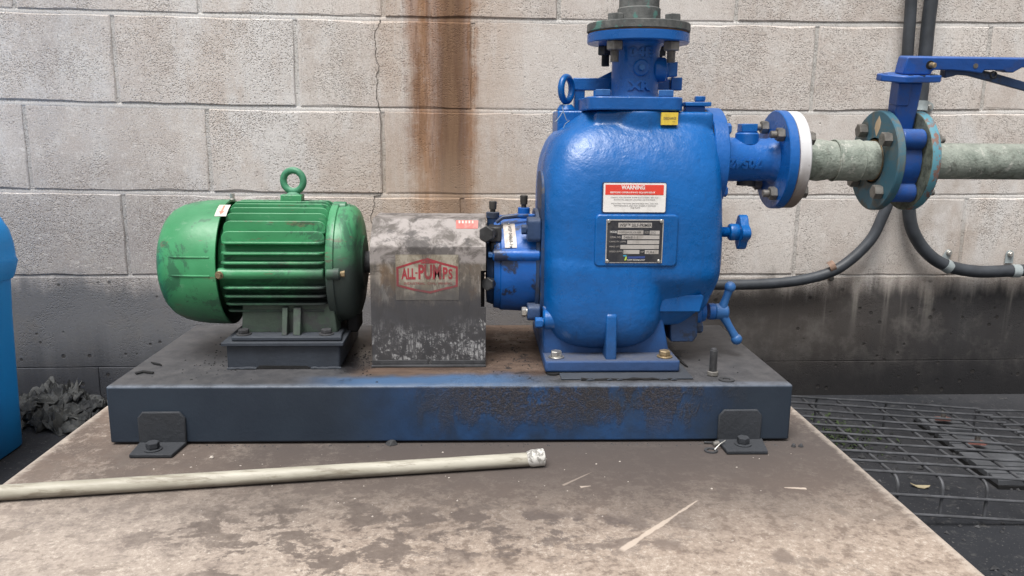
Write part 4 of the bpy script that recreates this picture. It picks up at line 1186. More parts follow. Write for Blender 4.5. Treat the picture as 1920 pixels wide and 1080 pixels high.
nt_('HEAD (FT)', 193, 783, 312, 805, gm); nt_('SPEED (RPM)', 190, 838, 342, 862, gm); nt_('HP', 548, 842, 580, 862, gm); nt_('PUMP TECHNOLOGY', 396, 934, 592, 952, 'print_white')
for k, (u, v) in enumerate(((187, 508), (780, 508), (170, 958), (748, 958))):
    a = nx_(u, v); b = MB(); b.cyl((a[0], PYF-.0012, a[1]), (a[0], PYF-.0032, a[1]), .0030, 16, c=.0007); b.build('rivet', 'bolt_zinc', plate)
def poly_on(par, pts, y, mat, name):
    P = [nx_(*p) for p in pts]; m_ = MB(); m_.prism(P, (0, y, 0), (1, 0, 0), (0, 0, 1), (0, .0003, 0)); return m_.build(name, mat, par, smooth=False)
poly_on(plate, [(345, 892), (375, 886), (392, 898), (384, 904), (352, 902)], PYF-.0018, 'logo_cyan', 'logo')
poly_on(plate, [(385, 905), (390, 915), (382, 945), (360, 948), (370, 925), (372, 908)], PYF-.0018, 'logo_lime', 'logo')
poly_on(plate, [(398, 905), (595, 900), (590, 925), (402, 928)], PYF-.0018, 'logo_navy', 'logo')
# warning label
WY = 1.2632
def wz_(u, v): return Pz(1110+u/6, 330+v/6, WY)
a, c = wz_(118, 68), wz_(828, 412)
wl = rectp(a[0], a[1], c[0], c[1], WY-.0002, 'sooty_blue', 'warning_label', pump, .004, .003)
a, c = wz_(132, 78), wz_(822, 408); rectp(a[0], a[1], c[0], c[1], WY-.0005, 'label_white', 'label_face', wl, .0003, .0025)
a, c = wz_(152, 97), wz_(804, 214); rectp(a[0], a[1], c[0], c[1], WY-.0008, 'label_red', 'red_panel', wl, .0003)
def wt(s, u0, v0, u1, v1, mat, bold=0): fit_text(s, wz_(u0, v0), wz_(u1, v1), WY-.0010, mat, wl, bold)
wt('WARNING', 330, 102, 594, 152, 'print_white', .03); wt('BEFORE OPERATING EQUIPMENT', 206, 174, 710, 198, 'print_white', .02)
a, c = wz_(206, 202), wz_(742, 205); rectp(a[0], a[1], c[0], c[1], WY-.0010, 'print_white', 'underline', wl, .0002)
for s_, u0, u1, v in (('CHECK FOR PROPER PUMP ROTATION. SEE THE', 210, 745, 242), ('ROTATION ARROW LOCATED ON THE PUMP.', 247, 712, 268), ('ROTATING THE PUMP BACKWARDS WILL REDUCE', 216, 738, 310), ('PERFORMANCE AND MAY SEVERELY DAMAGE', 246, 718, 335), ('THE PUMP', 430, 540, 358)):
    wt(s_, u0, v-8, u1, v+8, 'print_black')
# discharge sticker on the shoulder block
DYF = 1.3125
def dz_(u, v): return Pz(1020+u/4.5, v/4.5, DYF)
a, c = dz_(990, 948), dz_(1126, 1055); dl = rectp(a[0], a[1], c[0], c[1], DYF-.002, 'label_yellow', 'discharge_label', pump, .012)
def dt(s, u0, v0, u1, v1): fit_text(s, dz_(u0, v0), dz_(u1, v1), DYF-.0022, 'print_black', dl, .01)
dt('DISCHARGE', 1008, 988, 1112, 1010); dt('OUTLET', 1080, 1022, 1106, 1030)
# ---- top: square flange, neck, round flange
XD = pt(1191.5, 120, YC).x
zq0, zq1 = pt(1190, 206.5, 1.311).z, pt(1190, 181, 1.311).z
qa, qb = pt(1100, 195, 1.33).x, pt(1280, 195, 1.33).x
b = MB(); b.prism([((qa+qb)/2+x, YC+y) for x, y in rrect(qb-qa, .168, .024, 8)], (0, 0, zq0), (1, 0, 0), (0, 1, 0), (0, 0, zq1-zq0))
b.build('neck_flange', 'fitting_blue', pump, bev=.002)
zr0, zr1 = pt(1196, 72, YC-.085).z, pt(1196, 52.5, YC-.085).z
XT = pt(1196.5, 62, YC).x
b = MB(); h_ = zr0-zq1
b.rev([(0, .046), (.004, .0415), (.012, .0398), (h_-.012, .0398), (h_-.004, .042), (h_+.001, .047)], (XD, YC, zq1-.0005), (0, 0, 1), 56)
neck = b.build('discharge_neck', 'fitting_blue', pump)
b = MB(); b.rev([(0, .0838), (.0015, .0853), (zr1-zr0-.0015, .0853), (zr1-zr0, .0838)], (XT, YC, zr0), (0, 0, 1), 72); b.build('discharge_flange', 'fitting_blue', pump)
b = MB(); b.rev([(0.0002, .0825), (.0018, .0825)], (XT, YC, zr1), (0, 0, 1), 64); b.build('gasket', 'gasket_amber', pump)
def capz(xc, yc, zc_, R):
    def f(u, v, wz): a = u/R; return Vector((xc+(R+wz)*math.sin(a), yc-(R+wz)*math.cos(a), zc_+v))
    return f
for s_, py, sz in (('04E', 98, .020), ('XR', 161, .020)):
    z = pt(1200, py, YC-.04).z; text(s_, sz, 'cast_lettering', 'fitting_blue', neck, ext=.0026, sx=1.25, warp=capz(XD+.0005, YC, z, .0400), bold=.0010, res=2)
c = pt(1202, 127, YC-.04)
b = MB(); b.cyl((c.x, YC-.036, c.z), (c.x, YC-.0445, c.z), .0135, 28, c=.002); b.build('gauge_boss', 'fitting_blue', neck)
hexbolt((c.x, YC-.0445, c.z), (0, -1, 0), af=.009, h=.006, mat='pale_blue', parent=neck, washer=False, name='plug')
c = pt(1240, 131, YC-.012)
b = MB(); b.cyl((c.x-.015, YC-.012, c.z), (c.x+.0065, YC-.012, c.z), .0205, 28, c=.002); b.cyl((c.x+.0065, YC-.012, c.z), (c.x+.009, YC-.012, c.z), .018, 24); b.build('side_boss', 'fitting_blue', neck)
b = MB(); b.box(c.x+.009, c.x+.025, YC-.024, YC-.000, c.z-.0115, c.z+.0125); b.build('plug', 'pump_blue', neck, bev=.0015)
for px, py, yy in ((1131, 172, YC-.058), (1249, 173, YC-.058), (1122, 174, YC-.02)):
    q = pt(px, py, yy); hexbolt((q.x, yy, zq1), af=.024 if px != 1122 else .016, h=.0105, mat='pale_blue' if px != 1122 else 'pump_blue', parent=pump, washer=False, ref=(1, .3, 0))
q = pt(1262, 158, YC+.06)
b = MB(); b.box(q.x-.035, q.x-.008, YC+.05, YC+.07, q.z-.010, q.z+.008); b.box(q.x-.007, q.x+.013, YC+.046, YC+.07, q.z-.011, q.z+.011); b.build('clamp_nut', 'pump_blue', pump, bev=.0015)
# rear clamp bar, post, gusset, eye
q0, q1 = pt(1074, 158, YC+.06), pt(1150, 158, YC+.06); hb = .0105
b = MB(); b.box(q0.x, q1.x+.05, YC+.048, YC+.072, q0.z-hb, q0.z+hb); b.prism([(pt(1118, 148, YC+.06).x, q0.z+hb-.001), (q1.x+.01, q0.z+hb-.001), (q1.x+.01, q0.z+.030)], (0, YC+.055, 0), (1, 0, 0), (0, 0, 1), (0, .01, 0))
a, c = pt(1076, 190, YC+.06).x, pt(1095, 190, YC+.06).x
b.box(a, c, YC+.05, YC+.07, zq0-.01, q0.z); b.build('clamp_bar', 'pump_blue', pump, bev=.0015)
a, c = pt(1041, 230, YC+.04).x, pt(1100, 230, YC+.04).x
b = MB(); b.prism([(a, pt(0, 270, YC+.04).z), (c+.06, pt(0, 270, YC+.04).z), (c+.06, pt(1041, 208, YC+.04).z), (a, pt(1041, 208, YC+.04).z)], (0, YC+.0, 0), (1, 0, 0), (0, 0, 1), (0, .09, 0)); b.build('rear_shoulder', 'pump_blue', pump, bev=.003)
zsh = pt(1041, 208, YC+.04).z; q = pt(1062, 168, YC+.03)
b = MB(); b.cyl((q.x, YC+.03, zsh), (q.x, YC+.03, zsh+.011), .0165, 24, c=.002, r2=.012); b.torus((q.x, YC+.03, q.z+.0005), (.93, -.60, 0), .0205, .0058, 40, 12)
b.build('eye_bolt', 'pump_blue', pump)
b = MB(); wp = [pt(x, y, 1.335) for x, y in ((1054, 200), (1056, 208), (1050, 218), (1044, 226), (1040, 229))]; b.tube(wp, .0006, 6); wp = [pt(x, y, 1.335) for x, y in ((1056, 208), (1062, 225), (1068, 226), (1060, 232), (1056, 240))]; b.tube(wp, .0005, 6); wp = [pt(x, y, 1.335) for x, y in ((1056, 197), (1068, 196), (1075, 193))]; b.tube(wp, .0005, 6)
tag(b.build('loose_wire', 'clip_galv'), 'thin bare wire twisted round the foot of the blue eye bolt', 'wire')
# clip plate at right of the square flange
q = pt(1306, 196, YC-.05)
b = MB(); b.box(pt(1281, 196, YC-.05).x, pt(1329, 196, YC-.05).x, YC-.066, YC-.034, q.z-.003, q.z+.0035); b.box(pt(1284, 200, YC-.05).x, pt(1320, 200, YC-.05).x, YC-.058, YC-.04, zq0-.003, q.z-.003); b.build('fill_cover_clip', 'pump_blue', pump, bev=.0012)
q = pt(1312, 192, YC-.05); hexbolt((q.x, YC-.05, q.z+.001), af=.016, h=.0075, mat='pump_blue', parent=pump, washer=False)
# lower right: ledge block, drain block, bolt
a, c = pt(1240, 553, 1.284), pt(1319, 586, 1.284)
b = MB(); b.prism([(a.x-.004, c.z), (c.x-.005, c.z), (c.x, a.z-.004), (c.x-.002, a.z), (a.x-.004, a.z)], (0, 1.2850, 0), (1, 0, 0), (0, 0, 1), (0, .05, 0)); b.build('ledge', 'pump_blue', cas, bev=.0025)
a, c = pt(1256, 586, 1.31), pt(1306, 641, 1.31)
b = MB(); b.prism([(a.x, a.z+.005), (c.x, a.z+.005), (c.x+.001, c.z+.010), (c.x-.006, c.z), (a.x+.004, c.z)], (0, 1.31, 0), (1, 0, 0), (0, 0, 1), (0, .12, 0)); b.build('drain_block', 'sooty_blue', pump, bev=.002)
q = pt(1303, 614, 1.33); hexbolt((q.x, 1.33, q.z), (1, 0, 0), af=.017, h=.011, mat='sooty_blue', parent=pump, washer=False)
# tee handle on the cover
q = pt(1326, 584, YC-.04); YH = YC-.04
cz_ = MB(); cz_.rev([(0, .030), (.006, .030), (.012, .020), (.020, .0165)], (pt(1300, 584, YH).x, YH, q.z), (1, 0, 0), 32); cz_.rev([(0, .0145), (.010, .0145)], (pt(1328, 584, YH).x, YH, q.z), (1, 0, 0), 32)
cz_.build('cover_boss', 'fitting_blue', pump)
b = MB(); hx0, hx1 = pt(1338, 584, YH).x, pt(1364, 584, YH).x
b.cyl((hx0, YH, q.z), (hx1, YH, q.z), .0140, 28, c=.003)
for (px, py) in ((1369, 538), (1381, 636)):
    e = pt(px, py, YH-.008); s_ = Vector(((hx0+hx1)/2, YH-.002, q.z)); n_ = 6
    b.tube([s_+(e-s_)*(i/n_) for i in range(n_+1)], [.0095, .0085, .0073, .0066, .0066, .0072, .0078], 14); b.ball(e, .0098, 10)
th_ = b.build('tee_handle', 'pale_blue', pump)
# clamp knob
q = pt(1380, 435, 1.335); kx = pt(1347, 435, 1.335).x
b = MB(); pr = []; t = 0
while t < .026: pr += [(t, .0075), (t+.0011, .0090)]; t += .0022
b.rev(pr+[(.026, .0075)], (kx-.004, 1.335, q.z), (1, 0, 0), 20)
kn = b.build('clamp_screw', 'pump_blue', pump)
b = MB(); x_ = pt(1366, 435, 1.335).x; x2 = pt(1401, 435, 1.335).x
b.rev([(0, .013), (.004, .0145), (.016, .014), (.02, .012)], (x_, 1.335, q.z), (1, 0, 0), 28)
star = []
for k in range(48):
    a = 2*PI*k/48; r_ = .0205+.0090*(0.5+0.5*math.cos(4*a))**1.1; star.append((r_*math.sin(a), r_*math.cos(a)))
b.prism(star, (x2-.0165, 1.335, q.z), (0, 1, 0), (0, 0, 1), (.0145, 0, 0)); b.build('star_knob', 'pump_blue', kn, bev=.0015)
# ---- suction side: casing flange, spool, pipe flange
ZS = pt(1480, 300, YC).z
xf0, xf1 = pt(1343, 300, YC-.09).x, pt(1371, 300, YC-.09).x
b = MB(); b.rev([(0, .086), (.0015, .0875), (xf1-xf0-.0015, .0875), (xf1-xf0, .086)], (xf0, YC, ZS), (1, 0, 0), 72); b.build('cover_flange', 'fitting_blue', pump)
b = MB(); b.rev([(0, .0845), (.003, .0845)], (xf0-.0032, YC, ZS), (1, 0, 0), 64); b.build('gasket', 'dark_void', pump)
b = MB(); b.rev([(-.05, .072), (-.003, .080)], (xf0, YC, ZS), (1, 0, 0), 56); b.build('suction_boss', 'pump_blue', pump)
xg0 = pt(1447, 300, YC).x; xg1 = xg0+.0165
b = MB(); L_ = xg0-xf1; b.rev([(-.002, .042), (.004, .0385), (L_-.012, .0365), (L_-.004, .0385), (L_+.001, .043)], (xf1, YC, ZS), (1, 0, 0), 48); sp = b.build('suction_spool', 'fitting_blue', pump, ang=60)
b = MB(); b.rev([(0, .0832), (.0015, .0847), (xg1-xg0-.0015, .0847), (xg1-xg0, .0832)], (xg0, YC, ZS), (1, 0, 0), 72); b.build('suction_flange', 'fitting_blue', pump)
# raised number on the spool, upside down
def wrs(u, v, wz):
    a = math.radians(-6)-v/.0372
    return Vector((xf1+.036-u, YC-(.0374+wz)*math.cos(a), ZS+(.0374+wz)*math.sin(a)))
text('705424', .0225, 'cast_lettering', 'fitting_blue', sp, ext=.0026, sx=1.0, warp=wrs, bold=.001, res=2)
q = pt(1402, 245, YC-.01)
b = MB(); b.cyl((q.x, YC-.008, ZS+.025), (q.x, YC-.008, ZS+.046), .0200, 28, c=.002); b.cyl((q.x, YC-.008, ZS+.046), (q.x, YC-.008, ZS+.0475), .0175, 24); b.build('priming_boss', 'fitting_blue', sp)
b = MB(); zpl = pt(1400, 232, YC-.02).z; b.box(q.x-.0135, q.x+.0135, YC-.021, YC+.006, ZS+.0475, zpl); b.build('plug', 'pump_blue', sp, bev=.0012)
b = MB(); b.cyl((q.x+.008, YC+.005, ZS-.030), (q.x+.008, YC+.005, ZS-.045), .016, 20); b.build('drain_plug', 'sooty_iron', sp)
for ang_ in (52, 128, 232, 308):
    a = math.radians(ang_); yy, zz = YC-.066*math.cos(a), ZS+.066*math.sin(a)
    hexbolt((xf1, yy, zz), (1, 0, 0), af=.017, h=.010, mat='fitting_blue', parent=pump, washer=False)
    a = math.radians(ang_-9); yy, zz = YC-.064*math.cos(a), ZS+.064*math.sin(a)
    b = MB(); b.hex((xg0, yy, zz), (xg0-.0125, yy, zz), .0205, (0, .3, 1)); b.cyl((xg0-.0125, yy, zz), (xg0-.023, yy, zz), .0063, 16, c=.001); b.build('flange_nut', 'bolt_steel', pump)
# ---- bearing housing between guard and casing
ZH = pt(970, 492, YC).z; ha, hb_ = pt(926, 490, YC-.05).x, pt(1014, 490, YC-.05).x
Lh = hb_-ha
b = MB(); b.rev([(0, .070), (0, .0795), (.010, .081), (.012, .0835), (Lh*.55, .085), (Lh*.8, .0855), (Lh, .087)], (ha, YC, ZH), (1, 0, 0), 64)
hs_ = b.build('bearing_housing', 'housing_blue', pump, ang=40)
b = MB(); b.rev([(0, .0865), (.004, .0865)], (hb_-.006, YC, ZH), (1, 0, 0), 56); b.build('housing_flange', 'sooty_blue', hs_)
b = MB(); b.rev([(-.013, .050), (-.012, .070), (-.001, .074)], (ha, YC, ZH), (1, 0, 0), 56); b.build('bearing_cap', 'sooty_blue', hs_)
b = MB(); b.cyl((ha-.06, YC, ZH), (ha, YC, ZH), .018, 24); b.build('shaft', 'sooty_iron', hs_)
zr = pt(970, 479, YC-.085).z
b = MB(); b.cyl((ha-.003, YC-.080, zr), (hb_-.004, YC-.080, zr), .0105, 20, c=.002); b.build('housing_rib', 'housing_blue', hs_)
hexbolt((ha-.003, YC-.080, zr), (-1, 0, 0), af=.009, h=.006, mat='pale_blue', parent=hs_, washer=False)
# lugs with bolts on the right
for (py, px0, px1, rr) in ((430, 988, 1013, .019), (584, 988, 1012, .0125)):
    yy = YC-.078; zz = pt(1000, py, yy).z; a, c = pt(px0, py, yy).x, pt(px1, py, yy).x
    b = MB(); b.prism([(yy+y, zz+z) for y, z in rrect(.034, rr*2.1, .008)], (a, 0, 0), (0, 1, 0), (0, 0, 1), (c-a, 0, 0)); b.build('flange_lug', 'sooty_blue', hs_, bev=.002)
    hexbolt((a, yy-.002, zz), (-1, 0, 0), af=.0145, h=.008, mat='sooty_blue' if py == 430 else 'bolt_zinc', parent=hs_, washer=False)
# black hex plugs facing the camera side
for (px, py, af) in ((911, 439, .0235), (913, 533, .020)):
    yy = 1.305; q = pt(px, py, yy); d = Vector((-.45, -1, .05)).normalized(); c = Vector((q.x, yy, q.z))
    b = MB(); b.hex(c-d*.010, c, af, (0, 0, 1)); b.cyl(c-d*.035, c-d*.010, af*.42, 18); b.build('hex_plug', 'bolt_black', hs_)
q = pt(928, 436, 1.33); b = MB(); b.box(q.x-.010, q.x+.011, 1.325, 1.37, q.z-.016, q.z+.010); b.box(q.x-.008, q.x+.004, 1.327, 1.36, q.z-.060, q.z-.016); b.build('oil_port', 'bolt_black', hs_, bev=.003)
# grease fittings on top
for (px, pyc, pyb, rb) in ((924, 377, 410, .0115), (982, 366, 403, .0105)):
    yy = YC-.02; q = pt(px, pyb, yy); zc0 = q.z; ztop = pt(px, pyc, yy).z; H_ = ztop-zc0
    b = MB(); b.rev([(-.012, rb*.8), (.002, rb*.92), (.002, rb), (H_*.36, rb), (H_*.38, rb*.9)], (q.x, yy, zc0), (0, 0, 1), 24)
    g_ = b.build('grease_fitting', 'housing_blue' if px > 950 else 'sooty_blue', hs_)
    b = MB(); b.rev([(H_*.38, .0045), (H_*.52, .0045), (H_*.55, .0062), (H_*.97, .0068), (H_, .0058)], (q.x, yy, zc0), (0, 0, 1), 20); b.build('cap', 'cap_rubber', g_)
b = MB()
for k in range(9):
    pass
q0 = pt(930, 408, YC-.03); q1 = pt(968, 402, YC-.03)
b.tube([(q0.x, YC-.05, q0.z-.006), ((q0.x*.7+q1.x*.3), YC-.05, q1.z-.003), (q1.x, YC-.045, q1.z-.001), (hb_-.01, YC-.04, q1.z-.001)], [.003, .004, .004, .003], 10); b.build('casting_ridge', 'housing_blue', hs_)
# riveted tag
def wrh(u, v, wz):
    R_ = .0850; a = math.radians(42)+v/R_; return Vector((pt(957, 440, YC-.07).x+u-.06*v, YC-(R_+wz)*math.cos(a), ZH+(R_+wz)*math.sin(a)))
b = MB(); vs = []; n_ = 8
for i in range(n_+1):
    v = -.024+.050*i/n_; vs += [wrh(-.0105, v, .0007), wrh(.0095, v, .0007)]
b._add(vs, [(2*i, 2*i+1, 2*i+3, 2*i+2) for i in range(n_)]); tg_ = b.build('tag_plate', 'tag_alloy', hs_, fixn=False)
def wrt(u, v, wz): return wrh(-v, -u, wz+.0010) if False else wrh(v, -u, wz+.0010)
text('WSP 04868-1', .0085, 'lettering', 'sooty_iron', tg_, ext=.0001, sx=.85, warp=wrt)
for v in (-.022, .024):
    c = wrh(-.0005, v, .001); b = MB(); b.ball(c, .0022, 6); b.build('rivet', 'bolt_zinc', tg_)
finish(pump)

# ================================================================== DISCHARGE PIPE
zt0, zt1 = zr1+.0020, pt(1196, 33.5, YC-.085).z
dp = thing('discharge_pipe', 'grey weathered steel riser pipe with bolted flange above the blue pump neck', 'pipe', (XT, YC, zt0))
b = MB(); b.rev([(0, .0850), (.0012, .0862), (zt1-zt0-.0012, .0862), (zt1-zt0, .0850)], (XT, YC, zt0), (0, 0, 1), 72); b.build('flange', 'weathered_steel', dp)
b = MB(); z_ = pt(1197, 18, YC).z
b.rev([(0, .0365), (.010, .0362), (z_-zt1, .0358), (z_-zt1+.002, .0335), (.9, .0335)], (XT, YC, zt1), (0, 0, 1), 48); b.build('pipe', 'weathered_steel', dp)
for k in range(4):
    a = math.radians(45+90*k); xx, yy = XT+.066*math.cos(a), YC-.066*math.sin(a)
    b = MB(); b.hex((xx, yy, zt1), (xx, yy, zt1+.0115), .024, (1, .25, 0)); b.build('bolt_head', 'weathered_steel', dp)
    b = MB(); b.hex((xx, yy, zr0), (xx, yy, zr0-.0145), .0245, (1, .25, 0))
    nn = b.build('nut', 'bolt_steel' if k < 2 else 'bolt_black', dp)
    pr = [(0, .0070)]; t = 0
    L_ = .0335
    while t < L_-.002: pr += [(t+.0009, .0074), (t+.0018, .0064)]; t += .0018
    b = MB(); b.rev(pr, (xx, yy, zr0-.001), (0, 0, -1), 18); b.build('stud', 'bolt_steel' if k < 2 else 'bolt_black', dp, ang=20)
finish(dp)

# ================================================================== SUCTION LINE
# stub pipe with white and teal flanges
xw0 = xg1+.0015; xw1 = xw0+.0195
stub = thing('suction_stub_pipe', 'short grey green corroded pipe with white ring flange and teal flange, right of the pump', 'pipe', (xw0, YC, ZS))
b = MB(); b.rev([(0, .0815), (.0013, .0815)], (xg1+.0001, YC, ZS), (1, 0, 0), 64); b.build('gasket', 'gasket', stub)
b = MB(); b.rev([(0, .0820), (.002, .0835), (.0175, .0835), (.0195, .0815)], (xw0, YC, ZS), (1, 0, 0), 72); b.build('white_flange', 'white_flange', stub)
xt0 = pt(1637, 300, YC).x; xt1 = xt0+.0135
b = MB(); L_ = xt0-xw1
b.rev([(-.004, .040), (.001, .0375), (L_*.22, .0345), (L_*.3, .0365), (L_*.45, .0335), (L_*.50, .0335), (L_*.515, .0355), (L_*.80, .0358), (L_*.815, .0335), (L_*.86, .0335), (L_*.88, .0345), (L_+.002, .034)], (xw1, YC, ZS), (1, 0, 0), 48)
b.build('pipe', 'corroded_pipe', stub, ang=30)
b = MB()
for f_ in (.50, .80): b.torus((xw1+L_*f_, YC, ZS), (1, 0, 0), .0352, .0016, 48, 8)
b.build('coupling_ridge', 'corroded_pipe', stub)['kind'] = 'stuff'
TILT = math.radians(9)
def rotx(y, z):  # tilt about the pipe axis
    return (YC+y*math.cos(TILT)-z*math.sin(TILT), ZS+y*math.sin(TILT)+z*math.cos(TILT))
b = MB(); b.rev([(0, .040), (0, .0845), (.002, .0865), (.0115, .0865), (.0135, .0845), (.0135, .03)], (xt0, YC, ZS), (1, 0, 0), 72, cap=False); tf = b.build('teal_flange', 'teal_flange', stub)
b = MB(); b.rev([(0, .0365), (.0016, .0355), (.0016, .0345)], (xt0-.0017, YC, ZS), (1, 0, 0), 40, cap=False); b.build('seal_ring', 'gasket_amber', tf)
b = MB(); b.rev([(0, .0342), (.003, .0342)], (xt0-.0004, YC, ZS), (1, 0, 0), 40); b.build('pipe_end', 'corroded_pipe', tf)
# bare diamond where the paint has gone
zd = ZS+.060; b = MB(); y0, z0 = rotx(0, .0585)
dm = [(0, .019), (.0085, .010), (.0090, -.001), (.001, -.017), (-.0095, -.004), (-.0088, .006)]
b.prism([(rotx(-p[0]+.004, .0585+p[1])) for p in dm], (xt0-.0003, 0, 0), (0, 1, 0), (0, 0, 1), (.0004, 0, 0)); b.build('bare_patch', 'bare_tan' if 'bare_tan' in M else 'stone_chip', tf, smooth=False)
for ang_, rr in ((45, 1), (135, 1), (225, 1), (315, 1)):
    a = math.radians(ang_); yy, zz = rotx(-.064*math.cos(a), .064*math.sin(a))
    b = MB(); b.hex((xt0, yy, zz), (xt0-.0145, yy, zz), .0215, (0, .35, 1)); b.build('bolt_head', 'bolt_steel', tf)
    yy, zz = YC-.064*math.cos(a-.15), ZS+.064*math.sin(a-.15)
    b = MB(); b.hex((xw1, yy, zz), (xw1+.0125, yy, zz), .0205, (0, .3, 1)); b.build('bolt_head', 'bolt_steel', stub)
finish(stub)
# butterfly valve between the flanges
xv0 = xt1+.001; xv1 = xv0+.042; xvm = (xv0+xv1)/2
val = thing('butterfly_valve', 'blue wafer valve with long lever handle, clamped between two teal flanges', 'valve', (xvm, YC, ZS), (TILT, 0, 0))
def VL(o): # mesh built in local frame of the valve
    o.parent = val; return o
lv = lambda x, y, z: Vector((x, y, z))
b = MB(); b.rev([(-.0205, .056), (-.0195, .0590), (.0195, .0590), (.0205, .056)], (0, 0, 0), (1, 0, 0), 56); VL(b.build('valve_body', 'valve_blue'))
for a_ in (45, 135, 225, 315):
    a = math.radians(a_); yy, zz = -.064*math.cos(a), .064*math.sin(a)
    b = MB(); b.cyl((-.0200, yy, zz), (.0200, yy, zz), .0175, 28, c=.002)
    b.prism([(0, -.012), (.03, -.012), (.03, .012), (0, .012)], (-.015, yy, zz), (0, math.cos(a), -math.sin(a)), (0, math.sin(a), math.cos(a)), (.030, 0, 0)); VL(b.build('lug', 'valve_blue', bev=.001))
# neck
def zloc(py, Y=YC-.02): return (pt(1700, py, Y).z-ZS)/math.cos(TILT)
zn0, zn1, zn2 = .045, .095, .1365
b = MB()
b.prism([(-.0165, zn0), (.0175, zn0), (.0195, zn1), (.0205, zn2), (-.0195, zn2), (-.0185, zn1)], (0, -.0165, 0), (1, 0, 0), (0, 0, 1), (0, .033, 0))
nk_ = VL(b.build('valve_neck', 'valve_blue', bev=.004))
b = MB(); b.prism([(-.0205, zn1+.002), (.0005, zn1+.002), (.0005, zn2-.001), (-.0220, zn2-.001)], (0, -.0185, 0), (1, 0, 0), (0, 0, 1), (0, .030, 0)); b.build('neck_collar', 'valve_blue', nk_, bev=.002)
# mounting plate: square turned 45 deg
zp0, zp1 = zn2, zn2+.0115
R_ = .051
b = MB(); b.prism([(p[0]*math.cos(.785)-p[1]*math.sin(.785), p[0]*math.sin(.785)+p[1]*math.cos(.785)) for p in rrect(.070, .070, .008)] if False else
        [(-.050, -.008), (-.050, .010), (-.014, .040), (.014, .040), (.052, .014), (.052, -.012), (.046, -.020), (-.018, -.036), (-.026, -.034)], (0, 0, zp0), (1, 0, 0), (0, 1, 0), (0, 0, zp1-zp0))
mp = VL(b.build('mounting_plate', 'valve_blue', bev=.002))
for xx, yy in ((-.040, .0), (.012, -.024), (-.010, -.027)):
    b = MB(); b.cyl((xx, yy, zp1-.001), (xx, yy, zp1+.0004), .0045, 16); b.build('plate_hole', 'dark_void', mp)
# lever (runs right, parallel to the pipe)
zl0 = zp1+.0008; zl1 = zl0+.0285; ang_l = math.radians(1.2)
lev = VL(D.objects.new('lever', None)) if False else None
b = MB()
y0, y1 = -.0155, .0155
prof = [(-.0175, zl0), (.030, zl0), (.034, zl0+.008), (.066, zl0+.008), (.095, zl0+.006), (.118, zl0+.003), (.122, zl0+.0085), (.155, zl0+.0085), (.160, zl0+.005), (.172, zl0+.005), (.186, zl0+.0135), (.420, zl0+.0135), (.430, zl0+.018), (.430, zl1-.002), (.425, zl1), (-.012, zl1), (-.0150, zl1-.002)]
b.prism([(x, z) for x, z in prof], (0, y0, 0), (1, 0, 0), (0, 0, 1), (0, y1-y0, 0))
lever = VL(b.build('lever', 'valve_blue', bev=.0018))
q = (.026, y0, zl0+.016)
b = MB(); b.cyl((q[0], y0-.0003, q[2]), (q[0], y0+.002, q[2]), .0072, 20); b.build('screw_recess', 'dark_void', lever)
b = MB(); b.cyl((q[0]+.001, y0+.001, q[2]), (q[0]+.0035, y0-.009, q[2]), .0045, 14, c=.001); b.build('clamp_screw', 'bolt_brassy', lever)
b = MB(); b.cyl((.1045, y0-.0006, zl0+.0155), (.1045, y0+.001, zl0+.0155), .0042, 16); b.build('pivot_pin', 'bolt_steel', lever)
# squeeze trigger and spring
b = MB(); b.prism([(.058, zl0+.010), (.110, zl0+.009), (.135, zl0+.006), (.43, -.055+zl0-.012), (.43, -.062+zl0-.012), (.425, -.066+zl0-.010), (.098, zl0-.001), (.080, zl0-.0005), (.068, zl0-.004), (.060, zl0-.006)], (0, -.009, 0), (1, 0, 0), (0, 0, 1), (0, .018, 0))
b.build('trigger', 'sooty_blue', lever, bev=.0015)
b = MB(); b.torus((.1425, -.010, zl0+.001), (0, 1, 0), .0048, .0013, 24, 8); b.torus((.1425, -.007, zl0+.001), (0, 1, 0), .0048, .0013, 24, 8); b.tube([(.138, -.0105, zl0+.003), (.125, -.0105, zl0+.006), (.12, -.0105, zl0+.010)], .0012, 8)
b.build('spring', 'bolt_black', lever)
# delivery side pipe
xr0 = xv1+.001; xr1 = xr0+.0155
rp = thing('suction_supply_pipe', 'long grey green corroded pipe running right from flange with peeling turquoise rim', 'pipe', (xr0, YC, ZS))
b = MB(); b.rev([(0, .02), (0, .0845), (.0008, .0855)], (xr0, YC, ZS), (1, 0, 0), 72, cap=False); b.build('flange_face', 'moss_flange', rp)
b = MB(); b.rev([(.0008, .0855), (.0020, .0862), (.0145, .0862), (.0160, .0845), (.0160, .03)], (xr0, YC, ZS), (1, 0, 0), 72, cap=False); fl_ = b.build('flange', 'teal_rim', rp)
b = MB(); b.rev([(0, .0315), (1.9, .0315)], (xr0+.014, YC, ZS), (1, 0, 0), 48); b.build('pipe', 'corroded_pipe', rp)
for a_ in (45, 135, 225, 315):
    a = math.radians(a_); yy, zz = rotx(-.064*math.cos(a), .064*math.sin(a))
    b = MB(); b.hex((xr1, yy, zz), (xr1+.012, yy, zz), .0205, (0, .3, 1)); b.cyl((xr1+.012, yy, zz), (xr1+.020, yy, zz), .006, 12); b.build('nut', 'bolt_steel', fl_)
finish(rp)

